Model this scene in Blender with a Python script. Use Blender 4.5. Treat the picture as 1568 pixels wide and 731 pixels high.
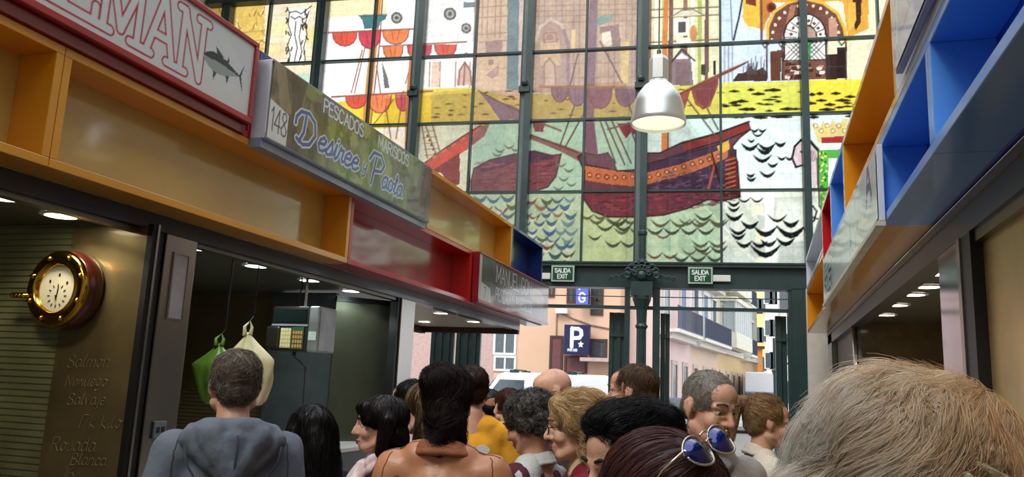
import bpy, bmesh, math, random
import numpy as np
from mathutils import Vector, Matrix
random.seed(7); RNG = np.random.default_rng(7)
for _o in list(bpy.data.objects): bpy.data.objects.remove(_o)
SC = bpy.context.scene; COL = SC.collection; PI = math.pi

# ------------------------------------------------------------ camera (1568 x 731)
F = 1223.0; PPX, PPY = 784.0, 365.5; CH = 1.60
def _rot(rx, ry, rz):
    cx, sx, cy, sy, cz, sz = math.cos(rx), math.sin(rx), math.cos(ry), math.sin(ry), math.cos(rz), math.sin(rz)
    Rx = np.array([[1,0,0],[0,cx,-sx],[0,sx,cx]]); Ry = np.array([[cy,0,sy],[0,1,0],[-sy,0,cy]]); Rz = np.array([[cz,-sz,0],[sz,cz,0],[0,0,1]])
    return Rz @ Rx @ Ry @ np.array([[1,0,0],[0,0,-1],[0,1,0]])
CM = _rot(-.1838, .3069, .0427)
cam = bpy.data.objects.new('camera', bpy.data.cameras.new('camera')); COL.objects.link(cam)
cam.data.sensor_width = 36.0; cam.data.lens = F / 1568 * 36.0; cam.data.clip_start = .05; cam.data.clip_end = 400
_m = Matrix.Identity(4)
for r in range(3):
    _m[r][0] = CM[0][r]; _m[r][1] = -CM[1][r]; _m[r][2] = -CM[2][r]
_m[2][3] = CH
cam.matrix_world = _m; SC.camera = cam
def ray(u, v): return CM.T @ np.array([(u-PPX)/F, (v-PPY)/F, 1.0])
def at(u, v, X=None, Y=None, Z=None, D=None):
    """point of the place seen at (u, v), on the plane X=, Y= or Z=, or at depth D"""
    d = ray(u, v)
    t = X/d[0] if X is not None else Y/d[1] if Y is not None else (Z-CH)/d[2] if Z is not None else D
    return Vector((t*d[0], t*d[1], CH + t*d[2]))

# ------------------------------------------------------------ light and exposure
SC.view_settings.view_transform = 'Standard'; SC.view_settings.look = 'None'
SC.view_settings.gamma = 1; SC.view_settings.use_curve_mapping = False
SC.view_settings.exposure = 0.18
SC.cycles.use_denoising = True; SC.cycles.max_bounces = 6; SC.cycles.diffuse_bounces = 3
SC.cycles.glossy_bounces = 3; SC.cycles.transmission_bounces = 4; SC.cycles.transparent_max_bounces = 6
SC.cycles.caustics_reflective = False; SC.cycles.caustics_refractive = False
SC.cycles.sample_clamp_indirect = 4
world = bpy.data.worlds.new('sky'); SC.world = world; world.use_nodes = True
wn = world.node_tree.nodes; wl = world.node_tree.links
wbg = wn['Background']; wtc = wn.new('ShaderNodeTexCoord'); wno = wn.new('ShaderNodeTexNoise'); wrp = wn.new('ShaderNodeValToRGB')
wno.inputs['Scale'].default_value = 1.6; wno.inputs['Detail'].default_value = 4
wrp.color_ramp.elements[0].color = (.80, .88, 1, 1); wrp.color_ramp.elements[1].color = (1, .99, .96, 1)
wl.new(wtc.outputs['Generated'], wno.inputs['Vector']); wl.new(wno.outputs['Fac'], wrp.inputs['Fac']); wl.new(wrp.outputs['Color'], wbg.inputs['Color'])
wbg.inputs['Strength'].default_value = 1.75
_sl = bpy.data.lights.new('sun', 'SUN'); _sl.energy = 1.6; _sl.angle = .35; _sl.color = (1, .96, .88)
_so = bpy.data.objects.new('sun', _sl); COL.objects.link(_so)
_so.rotation_euler = Vector((.25, .62, -.75)).to_track_quat('-Z', 'Y').to_euler()     # veiled sun from behind the hall, onto the street fronts

# ------------------------------------------------------------ materials
def srgb(*c):
    if len(c) == 1: c = c[0]
    return tuple(((x/255)/12.92 if x/255 <= .04045 else ((x/255+.055)/1.055)**2.4) for x in c[:3])
_MC = {}
def mat(name, col, rough=.5, metal=0, coat=0, vary=.12, scale=6, bump=0, bscale=40, stretch=None, spec=.5, sub=0, emit=0):
    if name in _MC: return _MC[name]
    m = bpy.data.materials.new(name); m.use_nodes = True; n = m.node_tree.nodes; l = m.node_tree.links; b = n['Principled BSDF']
    c = srgb(col)
    tc = n.new('ShaderNodeTexCoord'); mp = n.new('ShaderNodeMapping'); no = n.new('ShaderNodeTexNoise')
    l.new(tc.outputs['Object'], mp.inputs['Vector']); l.new(mp.outputs['Vector'], no.inputs['Vector'])
    no.inputs['Scale'].default_value = scale; no.inputs['Detail'].default_value = 4
    if stretch: mp.inputs['Scale'].default_value = stretch
    r = n.new('ShaderNodeValToRGB'); r.color_ramp.elements[0].position = .3; r.color_ramp.elements[1].position = .7
    r.color_ramp.elements[0].color = tuple(x*(1-vary) for x in c) + (1,); r.color_ramp.elements[1].color = tuple(min(1, x*(1+vary)) for x in c) + (1,)
    l.new(no.outputs['Fac'], r.inputs['Fac']); l.new(r.outputs['Color'], b.inputs['Base Color'])
    b.inputs['Roughness'].default_value = rough; b.inputs['Metallic'].default_value = metal
    b.inputs['Coat Weight'].default_value = coat; b.inputs['Coat Roughness'].default_value = .08; b.inputs['Specular IOR Level'].default_value = spec
    if bump:
        n2 = n.new('ShaderNodeTexNoise'); n2.inputs['Scale'].default_value = bscale; n2.inputs['Detail'].default_value = 5
        l.new(mp.outputs['Vector'], n2.inputs['Vector'])
        bp = n.new('ShaderNodeBump'); bp.inputs['Strength'].default_value = bump; bp.inputs['Distance'].default_value = .01
        l.new(n2.outputs['Fac'], bp.inputs['Height']); l.new(bp.outputs['Normal'], b.inputs['Normal'])
    if sub: b.inputs['Subsurface Weight'].default_value = sub; b.inputs['Subsurface Radius'].default_value = (.02, .008, .004)
    if emit:
        b.inputs['Emission Color'].default_value = c + (1,); b.inputs['Emission Strength'].default_value = emit
    _MC[name] = m; return m
def attr_mat(name, kind='print', rough=.4, coat=0, noise=.0, nscale=8):
    """colour taken from the mesh's pigment attribute; 'glass' lets daylight through"""
    if name in _MC: return _MC[name]
    m = bpy.data.materials.new(name); m.use_nodes = True; n = m.node_tree.nodes; l = m.node_tree.links; b = n['Principled BSDF']
    a = n.new('ShaderNodeAttribute'); a.attribute_name = 'pigment'; out = a.outputs['Color']
    if noise:
        tc = n.new('ShaderNodeTexCoord'); no = n.new('ShaderNodeTexNoise'); no.inputs['Scale'].default_value = nscale; no.inputs['Detail'].default_value = 6
        l.new(tc.outputs['Object'], no.inputs['Vector'])
        mr = n.new('ShaderNodeMapRange'); mr.inputs['From Min'].default_value = .3; mr.inputs['From Max'].default_value = .7
        mr.inputs['To Min'].default_value = 1-noise; mr.inputs['To Max'].default_value = 1.0
        l.new(no.outputs['Fac'], mr.inputs['Value'])
        mx = n.new('ShaderNodeVectorMath'); mx.operation = 'SCALE'; l.new(out, mx.inputs[0]); l.new(mr.outputs['Result'], mx.inputs['Scale']); out = mx.outputs['Vector']
    l.new(out, b.inputs['Base Color']); b.inputs['Roughness'].default_value = rough; b.inputs['Coat Weight'].default_value = coat
    if kind == 'glass':
        t = n.new('ShaderNodeBsdfTranslucent'); mxs = n.new('ShaderNodeMixShader'); tr = n.new('ShaderNodeBsdfTransparent'); m2 = n.new('ShaderNodeMixShader')
        l.new(out, t.inputs['Color']); l.new(out, tr.inputs['Color'])
        mxs.inputs[0].default_value = .12; l.new(t.outputs[0], mxs.inputs[1]); l.new(b.outputs[0], mxs.inputs[2])
        m2.inputs[0].default_value = .30; l.new(mxs.outputs[0], m2.inputs[1]); l.new(tr.outputs[0], m2.inputs[2])
        l.new(m2.outputs[0], n['Material Output'].inputs['Surface'])
    _MC[name] = m; return m
def emis(name, col, s):
    if name in _MC: return _MC[name]
    m = bpy.data.materials.new(name); m.use_nodes = True; n = m.node_tree.nodes
    e = n.new('ShaderNodeEmission'); e.inputs[0].default_value = srgb(col)+(1,); e.inputs[1].default_value = s
    m.node_tree.links.new(e.outputs[0], n['Material Output'].inputs['Surface']); _MC[name] = m; return m

# ------------------------------------------------------------ object helpers
def link(name, me, m=None, parent=None, kind=None):
    o = bpy.data.objects.new(name, me); COL.objects.link(o)
    if m is not None:
        for x in (m if isinstance(m, (list, tuple)) else [m]): me.materials.append(x)
    if parent is not None: o.parent = parent
    if kind: o['kind'] = kind
    return o
def tag(o, label, cat, group=None, kind=None):
    o['label'] = label; o['category'] = cat
    if group: o['group'] = group
    if kind: o['kind'] = kind
    return o
def thing(name, label, cat, loc=(0,0,0), rz=0, group=None):
    o = bpy.data.objects.new(name, None); COL.objects.link(o); o.location = loc; o.rotation_euler = (0,0,rz)
    o.empty_display_size = .1
    return tag(o, label, cat, group)
class MB:
    """collects simple solids and links them as one mesh"""
    def __init__(s): s.v = []; s.f = []
    def add(s, vs, fs):
        n = len(s.v); s.v += [tuple(p) for p in vs]; s.f += [tuple(i+n for i in f) for f in fs]; return s
    def box(s, a, b, M=None):
        x0,y0,z0 = (min(a[i],b[i]) for i in range(3)); x1,y1,z1 = (max(a[i],b[i]) for i in range(3))
        vs = [Vector(p) for p in [(x0,y0,z0),(x1,y0,z0),(x1,y1,z0),(x0,y1,z0),(x0,y0,z1),(x1,y0,z1),(x1,y1,z1),(x0,y1,z1)]]
        if M is not None: vs = [M @ p for p in vs]
        return s.add(vs, [(0,3,2,1),(4,5,6,7),(0,1,5,4),(1,2,6,5),(2,3,7,6),(3,0,4,7)])
    def tube(s, pts, r, n=10, cap=True):
        pts = [Vector(p) for p in pts]; rs = r if isinstance(r, (list, tuple)) else [r]*len(pts); vs = []; fs = []
        up = None
        for i, p in enumerate(pts):
            d = (pts[min(i+1, len(pts)-1)] - pts[max(i-1, 0)]).normalized()
            if up is None: up = Vector((0,0,1)) if abs(d.z) < .9 else Vector((1,0,0))
            a = d.cross(up).normalized(); b = a.cross(d).normalized(); up = b
            for k in range(n):
                t = 2*PI*k/n; vs.append(p + a*(rs[i]*math.cos(t)) + b*(rs[i]*math.sin(t)))
        for i in range(len(pts)-1):
            for k in range(n):
                fs.append((i*n+k, i*n+(k+1)%n, (i+1)*n+(k+1)%n, (i+1)*n+k))
        if cap: fs.append(tuple(range(n))[::-1]); fs.append(tuple((len(pts)-1)*n+k for k in range(n)))
        return s.add(vs, fs)
    def lathe(s, prof, n=32, M=None, cap=True):
        vs = []; fs = []
        for r, z in prof:
            for k in range(n):
                t = 2*PI*k/n; p = Vector((r*math.cos(t), r*math.sin(t), z)); vs.append(M @ p if M is not None else p)
        for i in range(len(prof)-1):
            for k in range(n): fs.append((i*n+k, i*n+(k+1)%n, (i+1)*n+(k+1)%n, (i+1)*n+k))
        if cap:
            fs.append(tuple(range(n))[::-1]); fs.append(tuple((len(prof)-1)*n+k for k in range(n)))
        return s.add(vs, fs)
    def prism(s, poly, h, M=None):
        n = len(poly); vs = [Vector((x,y,0)) for x,y in poly] + [Vector((x,y,h)) for x,y in poly]
        if M is not None: vs = [M @ p for p in vs]
        return s.add(vs, [tuple(range(n))[::-1], tuple(range(n, 2*n))] + [(i, (i+1)%n, n+(i+1)%n, n+i) for i in range(n)])
    def build(s, name, m, parent=None, kind=None, smooth=False, bevel=0):
        me = bpy.data.meshes.new(name); me.from_pydata(s.v, [], s.f)
        bm = bmesh.new(); bm.from_mesh(me); bmesh.ops.recalc_face_normals(bm, faces=bm.faces); bm.to_mesh(me); bm.free()
        if smooth: me.polygons.foreach_set('use_smooth', [True]*len(me.polygons))
        o = link(name, me, m, parent, kind)
        if bevel:
            b = o.modifiers.new('bevel', 'BEVEL'); b.width = bevel; b.segments = 2; b.limit_method = 'ANGLE'
        return o
def frame(o, U, V):
    """matrix whose local x, y run along U, V from o"""
    U = Vector(U).normalized(); V = Vector(V).normalized(); N = U.cross(V); m = Matrix.Identity(4)
    for r in range(3): m[r][0] = U[r]; m[r][1] = V[r]; m[r][2] = N[r]; m[r][3] = o[r]
    return m

# ------------------------------------------------------------ pigment canvas: shapes painted on a fine grid of mesh points
class Canvas:
    def __init__(s, x0, y0, x1, y1, res, bg):
        s.x0, s.y0, s.res = x0, y0, res; s.nx = int(round((x1-x0)/res))+1; s.ny = int(round((y1-y0)/res))+1
        s.x1, s.y1 = x1, y1
        s.X, s.Y = np.meshgrid(np.linspace(x0, x1, s.nx), np.linspace(y0, y1, s.ny))
        s.a = np.zeros((s.ny, s.nx, 3)); s.a[:] = srgb(bg); s.map = None
    def pts(s, p): return np.array([s.map(*q) for q in p] if s.map else p, float)
    def win(s, p, pad=0):
        i0 = max(0, int((p[:,0].min()-pad-s.x0)/s.res)); i1 = min(s.nx, int((p[:,0].max()+pad-s.x0)/s.res)+2)
        j0 = max(0, int((p[:,1].min()-pad-s.y0)/s.res)); j1 = min(s.ny, int((p[:,1].max()+pad-s.y0)/s.res)+2)
        return slice(j0, max(j0, j1)), slice(i0, max(i0, i1))
    def put(s, w, mask, col, al):
        if mask.size == 0: return
        k = (mask*al)[..., None]; s.a[w] = s.a[w]*(1-k) + np.array(srgb(col))*k
    def poly(s, p, col, al=1.0, raw=False):
        p = np.array(p, float) if raw else s.pts(p); w = s.win(p); X = s.X[w]; Y = s.Y[w]
        if X.size == 0: return s
        ins = np.zeros(X.shape, bool); n = len(p)
        for i in range(n):
            x1, y1 = p[i]; x2, y2 = p[(i+1) % n]
            if y1 == y2: continue
            c = ((Y < y1) != (Y < y2)) & (X < (x2-x1)*(Y-y1)/(y2-y1)+x1); ins ^= c
        s.put(w, ins.astype(float), col, al); return s
    def line(s, p, wd, col, al=1.0, raw=False):
        """stroke of width wd (metres), softly antialiased"""
        p = np.array(p, float) if raw else s.pts(p); wds = wd if hasattr(wd, '__len__') else [wd]*len(p)
        for i in range(len(p)-1):
            q = p[i:i+2]; m = max(wds[i], wds[i+1]); w = s.win(q, m); X = s.X[w]; Y = s.Y[w]
            if X.size == 0: continue
            d = q[1]-q[0]; L = max(d@d, 1e-12); t = np.clip(((X-q[0,0])*d[0]+(Y-q[0,1])*d[1])/L, 0, 1)
            r = np.hypot(X-q[0,0]-t*d[0], Y-q[0,1]-t*d[1]); h = (wds[i]*(1-t)+wds[i+1]*t)/2
            s.put(w, np.clip((h-r)/s.res+.5, 0, 1), col, al)
        return s
    def disc(s, c, r, col, al=1.0, ry=None, n=24):
        """ellipse centred at c, radii given in the same units as c"""
        return s.poly([(c[0]+r*math.cos(2*PI*k/n), c[1]+(ry or r)*math.sin(2*PI*k/n)) for k in range(n)], col, al)
    def mottle(s, amt, cell=.12, seed=1):
        g = np.random.default_rng(seed); h = int((s.y1-s.y0)/cell)+3; w = int((s.x1-s.x0)/cell)+3; z = g.random((h, w))
        fy = (s.Y-s.y0)/cell; fx = (s.X-s.x0)/cell; j = fy.astype(int); i = fx.astype(int); ty = fy-j; tx = fx-i
        v = (z[j,i]*(1-tx)+z[j,i+1]*tx)*(1-ty) + (z[j+1,i]*(1-tx)+z[j+1,i+1]*tx)*ty
        s.a *= (1+amt*(v-.5)*2)[..., None]; s.a = np.clip(s.a, 0, 1); return s
    def text(s, txt, x, y, h, wd, col, adv=1.0, slant=0, al=1.0, dirx=1, fn=None):
        """single-stroke lettering; (x, y) is the left end of the base line"""
        for ch in txt:
            g = GL.get(ch)
            if g is not None:
                for st in g[1]:
                    p = [(x+dirx*(a+slant*b)*h/6*adv, y+b*h/6) for a, b in st]
                    if fn: p = [fn(*q) for q in p]
                    s.line(p, wd, col, al, raw=True)
            x += dirx*(g[0] if g else 2.6)*h/6*adv
        return x
    def build(s, name, o, U, V, m, parent=None):
        o = Vector(o); U = Vector(U); V = Vector(V)
        P = np.array(o)[None,None,:] + s.X[...,None]*np.array(U) + s.Y[...,None]*np.array(V)
        nx, ny = s.nx, s.ny; idx = np.arange(nx*ny).reshape(ny, nx)
        q = np.stack([idx[:-1,:-1], idx[:-1,1:], idx[1:,1:], idx[1:,:-1]], -1).reshape(-1, 4)
        return grid_mesh(name, P.reshape(-1, 3), q, s.a.reshape(-1, 3), m, parent)
def grid_mesh(name, P, q, colr, m, parent=None, smooth=False):
    me = bpy.data.meshes.new(name); nf, k = q.shape
    me.vertices.add(len(P)); me.vertices.foreach_set('co', np.ascontiguousarray(P, np.float32).ravel())
    me.loops.add(nf*k); me.loops.foreach_set('vertex_index', q.astype(np.int32).ravel())
    me.polygons.add(nf); me.polygons.foreach_set('loop_start', np.arange(0, nf*k, k, dtype=np.int32))
    try: me.polygons.foreach_set('loop_total', np.full(nf, k, np.int32))
    except Exception: pass
    if smooth: me.polygons.foreach_set('use_smooth', np.ones(nf, bool))
    me.update(calc_edges=True)
    if colr is not None:
        at_ = me.attributes.new('pigment', 'FLOAT_COLOR', 'POINT')
        at_.data.foreach_set('color', np.concatenate([colr, np.ones((len(colr), 1))], 1).astype(np.float32).ravel())
    return link(name, me, m, parent)
def _gl(d):
    out = {}
    for k, v in d.items():
        w, st = v.split(';', 1); out[k] = (float(w), [[tuple(float(t) for t in q.split(',')) for q in s_.split()] for s_ in st.split('|')])
    return out
GL = _gl({
 'A':'5;0,0 2,6 4,0|.8,2.2 3.2,2.2','B':'4.8;0,0 0,6 2.6,6 3.4,5 2.6,3.2 0,3.2|2.6,3.2 3.8,1.8 2.8,0 0,0','C':'5;3.8,5 2.6,6 1,6 0,4.5 0,1.5 1,0 2.6,0 3.8,1',
 'D':'5;0,0 0,6 2,6 3.8,4.5 3.8,1.5 2,0 0,0','E':'4.4;3.4,6 0,6 0,0 3.4,0|0,3.1 2.8,3.1','G':'5;3.8,5 2.6,6 1,6 0,4.5 0,1.5 1,0 2.8,0 3.8,1 3.8,2.6 2.2,2.6',
 'I':'1.8;.4,0 .4,6','L':'4.2;0,6 0,0 3.2,0','M':'6;0,0 0,6 2.4,1.4 4.8,6 4.8,0','N':'5;0,0 0,6 3.8,0 3.8,6','O':'5.2;1.2,0 0,1.5 0,4.5 1.2,6 2.8,6 4,4.5 4,1.5 2.8,0 1.2,0',
 'P':'4.6;0,0 0,6 2.6,6 3.6,5 3.6,3.9 2.6,2.9 0,2.9','R':'4.9;0,0 0,6 2.6,6 3.6,5 3.6,3.9 2.6,3 0,3|1.8,3 3.8,0','S':'4.7;3.5,5.1 2.4,6 1,6 0,5 .4,3.7 3.2,2.6 3.6,1.2 2.6,0 1,0 0,.9',
 'T':'4.6;0,6 4,6|2,6 2,0','U':'5;0,6 0,1.4 1.2,0 2.6,0 3.8,1.4 3.8,6','V':'4.8;0,6 2,0 4,6','X':'4.8;0,0 3.8,6|0,6 3.8,0','Y':'4.6;0,6 1.9,3 3.8,6|1.9,3 1.9,0','Z':'4.6;0,6 3.6,6 0,0 3.6,0',
 '1':'2.6;.2,4.8 1.4,6 1.4,0','4':'4.8;3,0 3,6 0,1.8 4,1.8','8':'4.8;1.9,3.2 .4,4.4 .8,5.7 1.9,6 3,5.7 3.4,4.4 1.9,3.2 0,1.6 .6,.3 1.9,0 3.2,.3 3.8,1.6 1.9,3.2','7':'4.4;0,6 3.6,6 1.4,0','6':'4.6;3,6 1,4.4 0,2.4 .2,.8 1.6,0 3,.6 3.4,2 2.4,3.2 .4,2.6',
 'a':'4.3;3.2,3.4 1.8,4 .5,3.2 .1,1.5 1,0 2.2,.3 3.2,1.8 3.2,4 3.3,.6 4.2,.4','c':'3.6;3,3.4 1.6,4 .3,2.8 .3,1 1.4,0 3.4,.8','d':'4.3;3.2,3.4 1.8,4 .4,2.8 .3,1 1.2,0 2.6,.6 3.2,1.8 3.2,6.6 3.3,.4 4.2,.4',
 'e':'3.7;.2,1.9 2.6,2.2 2.9,3.4 1.8,4 .5,3 .2,1.5 1.1,.1 2.4,.2 3.7,1.2','g':'4.3;3.2,3.4 1.8,4 .4,2.8 .6,.8 2,.4 3.2,1.8 3.2,4 3,-1.6 1.6,-2.4 .4,-1.6','i':'2;.2,1 .8,4 .8,.8 1.3,0 2,.6|1,5.3 1.1,5.5',
 'j':'2.4;1.2,4 1.2,-1.4 .2,-2.2|1.3,5.3 1.4,5.5','k':'4;.4,0 .4,6.4|3,4 .5,1.8 3.2,0','l':'2.4;.1,1 1.4,5.4 .9,6.6 .5,5.6 .5,1 1.2,0 2.3,.7','m':'6;.3,0 .3,4|.3,2.6 1.6,4 2.6,3.2 2.6,0|2.6,2.8 4,4 5,3.2 5,0','n':'4.4;.3,0 .3,4|.3,2.6 1.8,4 3.2,3.2 3.2,.4 4,.2',
 'o':'4.1;1.6,0 .3,1 .3,3 1.6,4 2.9,3 2.9,1 1.6,0|2.6,3.4 4,3.3','r':'3.4;.2,1 .9,4 1.2,3.3 2.4,3.6 2.2,1 2.8,.2 3.4,.6','s':'3.3;.1,.8 1.9,4.2 2.6,2 2.2,.4 .8,0 .2,.6|2.2,.4 3.3,.9','u':'4.3;.3,4 .4,.9 1.4,0 2.8,.9 3,4 3,.6 4,.3',
 'v':'4;.2,4 1.6,0 3.2,4','y':'4.4;.3,4 .7,1.6 1.9,1.2 3,2.2 3.2,4 2.9,-1.4 1.6,-2.4 .5,-1.4','\'':'1.5;.6,6 .3,4.8'})
# ============================================================ THE SETTING
PHI = .0949; FW = Vector((math.cos(PHI), math.sin(PHI), 0)); FN = Vector((-FW.y, FW.x, 0)); FO = Vector((-2.098, 15.0, 0))
FMX = Matrix.Identity(4)
for r in range(3): FMX[r][0] = FW[r]; FMX[r][1] = FN[r]; FMX[r][3] = FO[r]
def fsz(u, v):
    d = Vector(ray(u, v)); t = (FO-Vector((0,0,CH))).dot(FN)/d.dot(FN); p = Vector((0,0,CH))+d*t
    return ((p-FO).dot(FW), p.z)
M_floor = mat('floor_tile', (120,112,104), .35, vary=.2, scale=3)
M_iron = mat('green_iron', (38,62,62), .42, vary=.15, scale=5, coat=.2)
M_iron2 = mat('grey_green_iron', (96,112,110), .5, vary=.12)
M_white = mat('white_paint', (232,232,228), .5, vary=.04)
MB().box((-12,-8,-.1),(7,15.4,0)).build('floor', M_floor, kind='structure')
MB().box((-40,15.4,-.12),(30,120,-.02)).build('street_ground', mat('asphalt', (120,118,116), .8, vary=.15, scale=8), kind='structure')
M_wallp = mat('hall_plaster', (205,196,180), .8, vary=.08, scale=1)
MB().box((-12.3,-8,0),(-12,15,11.4)).build('wall_left', M_wallp, kind='structure')
MB().box((7,-8,0),(7.3,16,11.4)).build('wall_right', M_wallp, kind='structure')
MB().box((-12.3,-8.3,0),(7.3,-8,11.4)).build('wall_rear', M_wallp, kind='structure')
M_roof = mat('roof_boards', (150,140,124), .7, vary=.15, scale=2, stretch=(1,8,1))
rf = MB(); rf.box((-12.3,-8.3,11.4),(-8.5,15.2,11.55)).box((5.0,-8.3,11.4),(7.3,15.8,11.55)).box((-8.5,-8.3,11.4),(5,-7,11.55)).build('ceiling', M_roof, kind='structure')
# roof trusses over the aisle; the lamp hangs from the second one
for k, y in enumerate((1.0, 7.0, 12.0)):
    tr = MB().box((-12,y-.06,10.9),(7,y+.06,11.05)).box((-12,y-.06,11.25),(7,y+.06,11.4))
    x = -12.0
    while x < 6.9:
        tr.tube([(x,y,11.0),(x+.475,y,11.3),(x+.95,y,11.0)], .025, 6); x += .95
    tr.build('trim_%d' % (k+1), M_iron, kind='structure')

# ---- the end wall: iron frame, stained glass, doorway
ZB, ZT = 4.0, 10.7
S0, S1 = -9.9, 9.0
wall = MB()
wall.box((S0,-.02,10.7),(S1,.3,11.4), FMX); wall.build('wall_end', M_wallp, kind='structure')
pl = MB().box((2.86,-.15,0),(3.6,.35,3.55), FMX); pl.box((3.6,-.1,0),(9,.3,4.0), FMX)
pl.box((2.9,-.2,3.42),(3.5,.4,3.6), FMX).box((2.93,-.18,3.3),(3.47,.38,3.36), FMX)
pl.box((-9.9,-.05,0),(-9.2,.3,4.0), FMX)
pl.build('wall_end_pier', mat('pale_stone', (206,200,190), .75, vary=.08), kind='structure')
win = bpy.data.objects.new('window_1', None); COL.objects.link(win); win['kind'] = 'structure'
def glass_canvas():
    c = Canvas(S0, ZB, 4.7, ZT, .0165, (190,222,190)); c.map = fsz
    R = random.Random(3)
    W_ = lambda px: px*.0125          # px of the drawing -> metres
    def P(p, col, al=1.0): c.poly(p, col, al)
    def L(p, w, col, al=1.0): c.line(p, W_(w), col, al)
    # --- grounds: sea, sand, sky and buildings; outside shade mixed into the middle colours
    P([(300,-60),(1500,-60),(1500,440),(300,440)], (186,216,186))
    P([(1105,170),(1500,160),(1500,440),(1105,440)], (226,244,234))
    P([(985,170),(1105,168),(1105,295),(985,295)], (206,232,220))
    P([(985,293),(1105,293),(1105,420),(985,420)], (196,226,184))
    P([(888,293),(985,293),(985,420),(888,420)], (188,212,158))
    P([(640,185),(725,185),(718,300),(640,300)], (214,224,190)); P([(560,185),(640,185),(640,260),(560,260)], (246,240,214))
    P([(725,185),(985,180),(985,296),(718,296)], (168,206,180)); P([(700,296),(888,296),(888,420),(690,420)], (178,206,172))
    P([(1105,290),(1500,288),(1500,440),(1105,440)], (238,250,232))
    P([(300,-60),(405,-60),(400,120),(300,120)], (226,190,92)); P([(404,-60),(500,-60),(490,110),(400,110)], (236,222,186))
    P([(490,-60),(650,-60),(632,200),(470,200)], (250,246,240)); P([(640,-60),(732,-60),(724,140),(636,140)], (244,242,234))
    P([(726,-60),(812,-60),(804,152),(720,150)], (206,178,150)); P([(808,-60),(990,-60),(984,135),(800,140)], (192,164,140))
    P([(986,-60),(1106,-60),(1104,130),(982,130)], (222,220,176)); P([(1104,-60),(1225,-60),(1228,122),(1104,124)], (206,224,238))
    P([(1224,-60),(1500,-60),(1500,120),(1228,120)], (236,234,196))
    P([(1110,-60),(1330,-60),(1332,40),(1300,55),(1292,-2),(1185,0),(1170,44),(1140,30)], (226,164,48))
    # sand band
    P([(482,160),(560,146),(640,134),(724,131),(724,187),(560,196),(482,200)], (236,208,52)); P([(724,131),(806,152),(806,186),(724,190)], (200,176,96))
    P([(806,142),(985,138),(985,181),(806,186)], (192,176,84)); P([(985,130),(1104,126),(1104,178),(985,181)], (214,204,78))
    P([(1104,124),(1228,121),(1228,175),(1104,178)], (220,222,84)); P([(1228,121),(1500,112),(1500,168),(1228,174)], (244,222,50))
    P([(655,140),(724,133),(724,188),(655,190)], (206,186,76)); P([(640,140),(658,140),(658,190),(640,190)], (246,214,40))
    for k in range(150):
        u = R.uniform(655, 1320); v = R.uniform(134, 180)
        if 812 < u < 1100 and R.random() < .6: continue
        w = R.uniform(8, 24) if u > 1105 else R.uniform(6, 13); t = R.uniform(3.2, 6.4) if u > 1105 else R.uniform(2, 3.6)
        dk = (44,34,18) if u > 1105 else (96,80,44)
        c.line([(u,v),(u+w/2,v-.4),(u+w,v-.2)], [W_(t*.4), W_(t), W_(t*.5)], dk)
    # far left: ochre scribble and column with leafy capital
    for k in range(90):
        u = R.uniform(322, 402); v = R.uniform(8, 92); L([(u,v),(u+R.uniform(-6,6),v+R.uniform(4,12))], 1.8, R.choice([(150,108,36),(186,140,54),(116,78,30),(248,224,140)]))
    for v in (50,64,78): L([(330,v),(402,v-6)], 1.2, (160,116,44))
    for v in (22,44,66,88): L([(408,v),(488,v-5)], 1, (214,184,140))
    P([(408,30),(440,28),(438,50),(408,52)], (244,226,170)); P([(462,40),(486,38),(484,64),(462,66)], (246,224,150)); P([(408,66),(432,64),(432,84),(408,86)], (240,214,160))
    P([(438,10),(472,8),(470,26),(464,34),(466,60),(462,95),(436,97),(440,62),(438,34)], (250,248,240))
    for p in ([(436,8),(440,16),(450,14),(458,18),(466,12),(474,6)], [(440,16),(438,34),(443,50),(437,66),(441,82),(436,97)], [(470,14),(464,34),(467,50),(462,70),(464,88),(462,97)],
              [(450,30),(448,50),(452,70),(447,94)], [(458,34),(455,54),(459,76),(454,94)], [(442,22),(448,26),(455,22),(462,26),(468,22)]): L(p, 2.2, (58,42,34))
    for k in range(26):
        u = R.uniform(434, 444) if k % 2 else R.uniform(458, 470); v = R.uniform(10, 92); L([(u,v),(u+R.uniform(-3,3),v+5)], 3, (66,48,38))
    # left carrack: mast, yards, scalloped red sails, rigging
    L([(500,22),(590,18)], 1.6, (140,104,70)); P([(500,-10),(586,-14),(590,16),(500,24)], (246,228,178))
    c.line([(580,-50),(574,20),(566,100),(560,160),(556,215)], [W_(12), W_(13), W_(14), W_(14), W_(13)], (206,138,62)); L([(586,-50),(579,60),(568,160),(562,215)], 2.4, (126,66,44))
    P([(547,21),(590,20),(588,26),(580,30),(577,40),(555,41),(552,28)], (72,122,124)); L([(547,21),(590,20)], 2, (50,84,88))
    sail = [(220,84,62), (232,130,74), (206,66,84), (226,110,60)]
    def scal(x0, x1, y, dep, n, cols, dk=(128,52,44)):
        w = (x1-x0)/n
        for i in range(n):
            a = x0+i*w; pts = [(a+1,y)] + [(a+w/2-(w/2-1)*math.cos(PI*t/8), y+dep*math.sin(PI*t/8)**.8) for t in range(1,8)] + [(a+w-1,y)]
            P(pts, cols[i % len(cols)]); L(pts, 1.7, dk)
            L([(a+w*.35,y),(a+w*.42,y+dep*.7)], 1.4, dk, .7); L([(a+w*.62,y),(a+w*.56,y+dep*.7)], 1.4, dk, .6)
    scal(505,545,46,22,1,sail); scal(545,582,44,28,1,sail[2:]); scal(582,625,43,22,1,sail[1:]); L([(500,47),(634,41)], 3.2, (150,92,74))
    scal(583,616,68,22,1,sail[1:]); scal(620,660,66,24,1,sail[2:]); scal(662,698,65,20,1,sail); L([(580,68),(712,61)], 3, (150,92,74))
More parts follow.
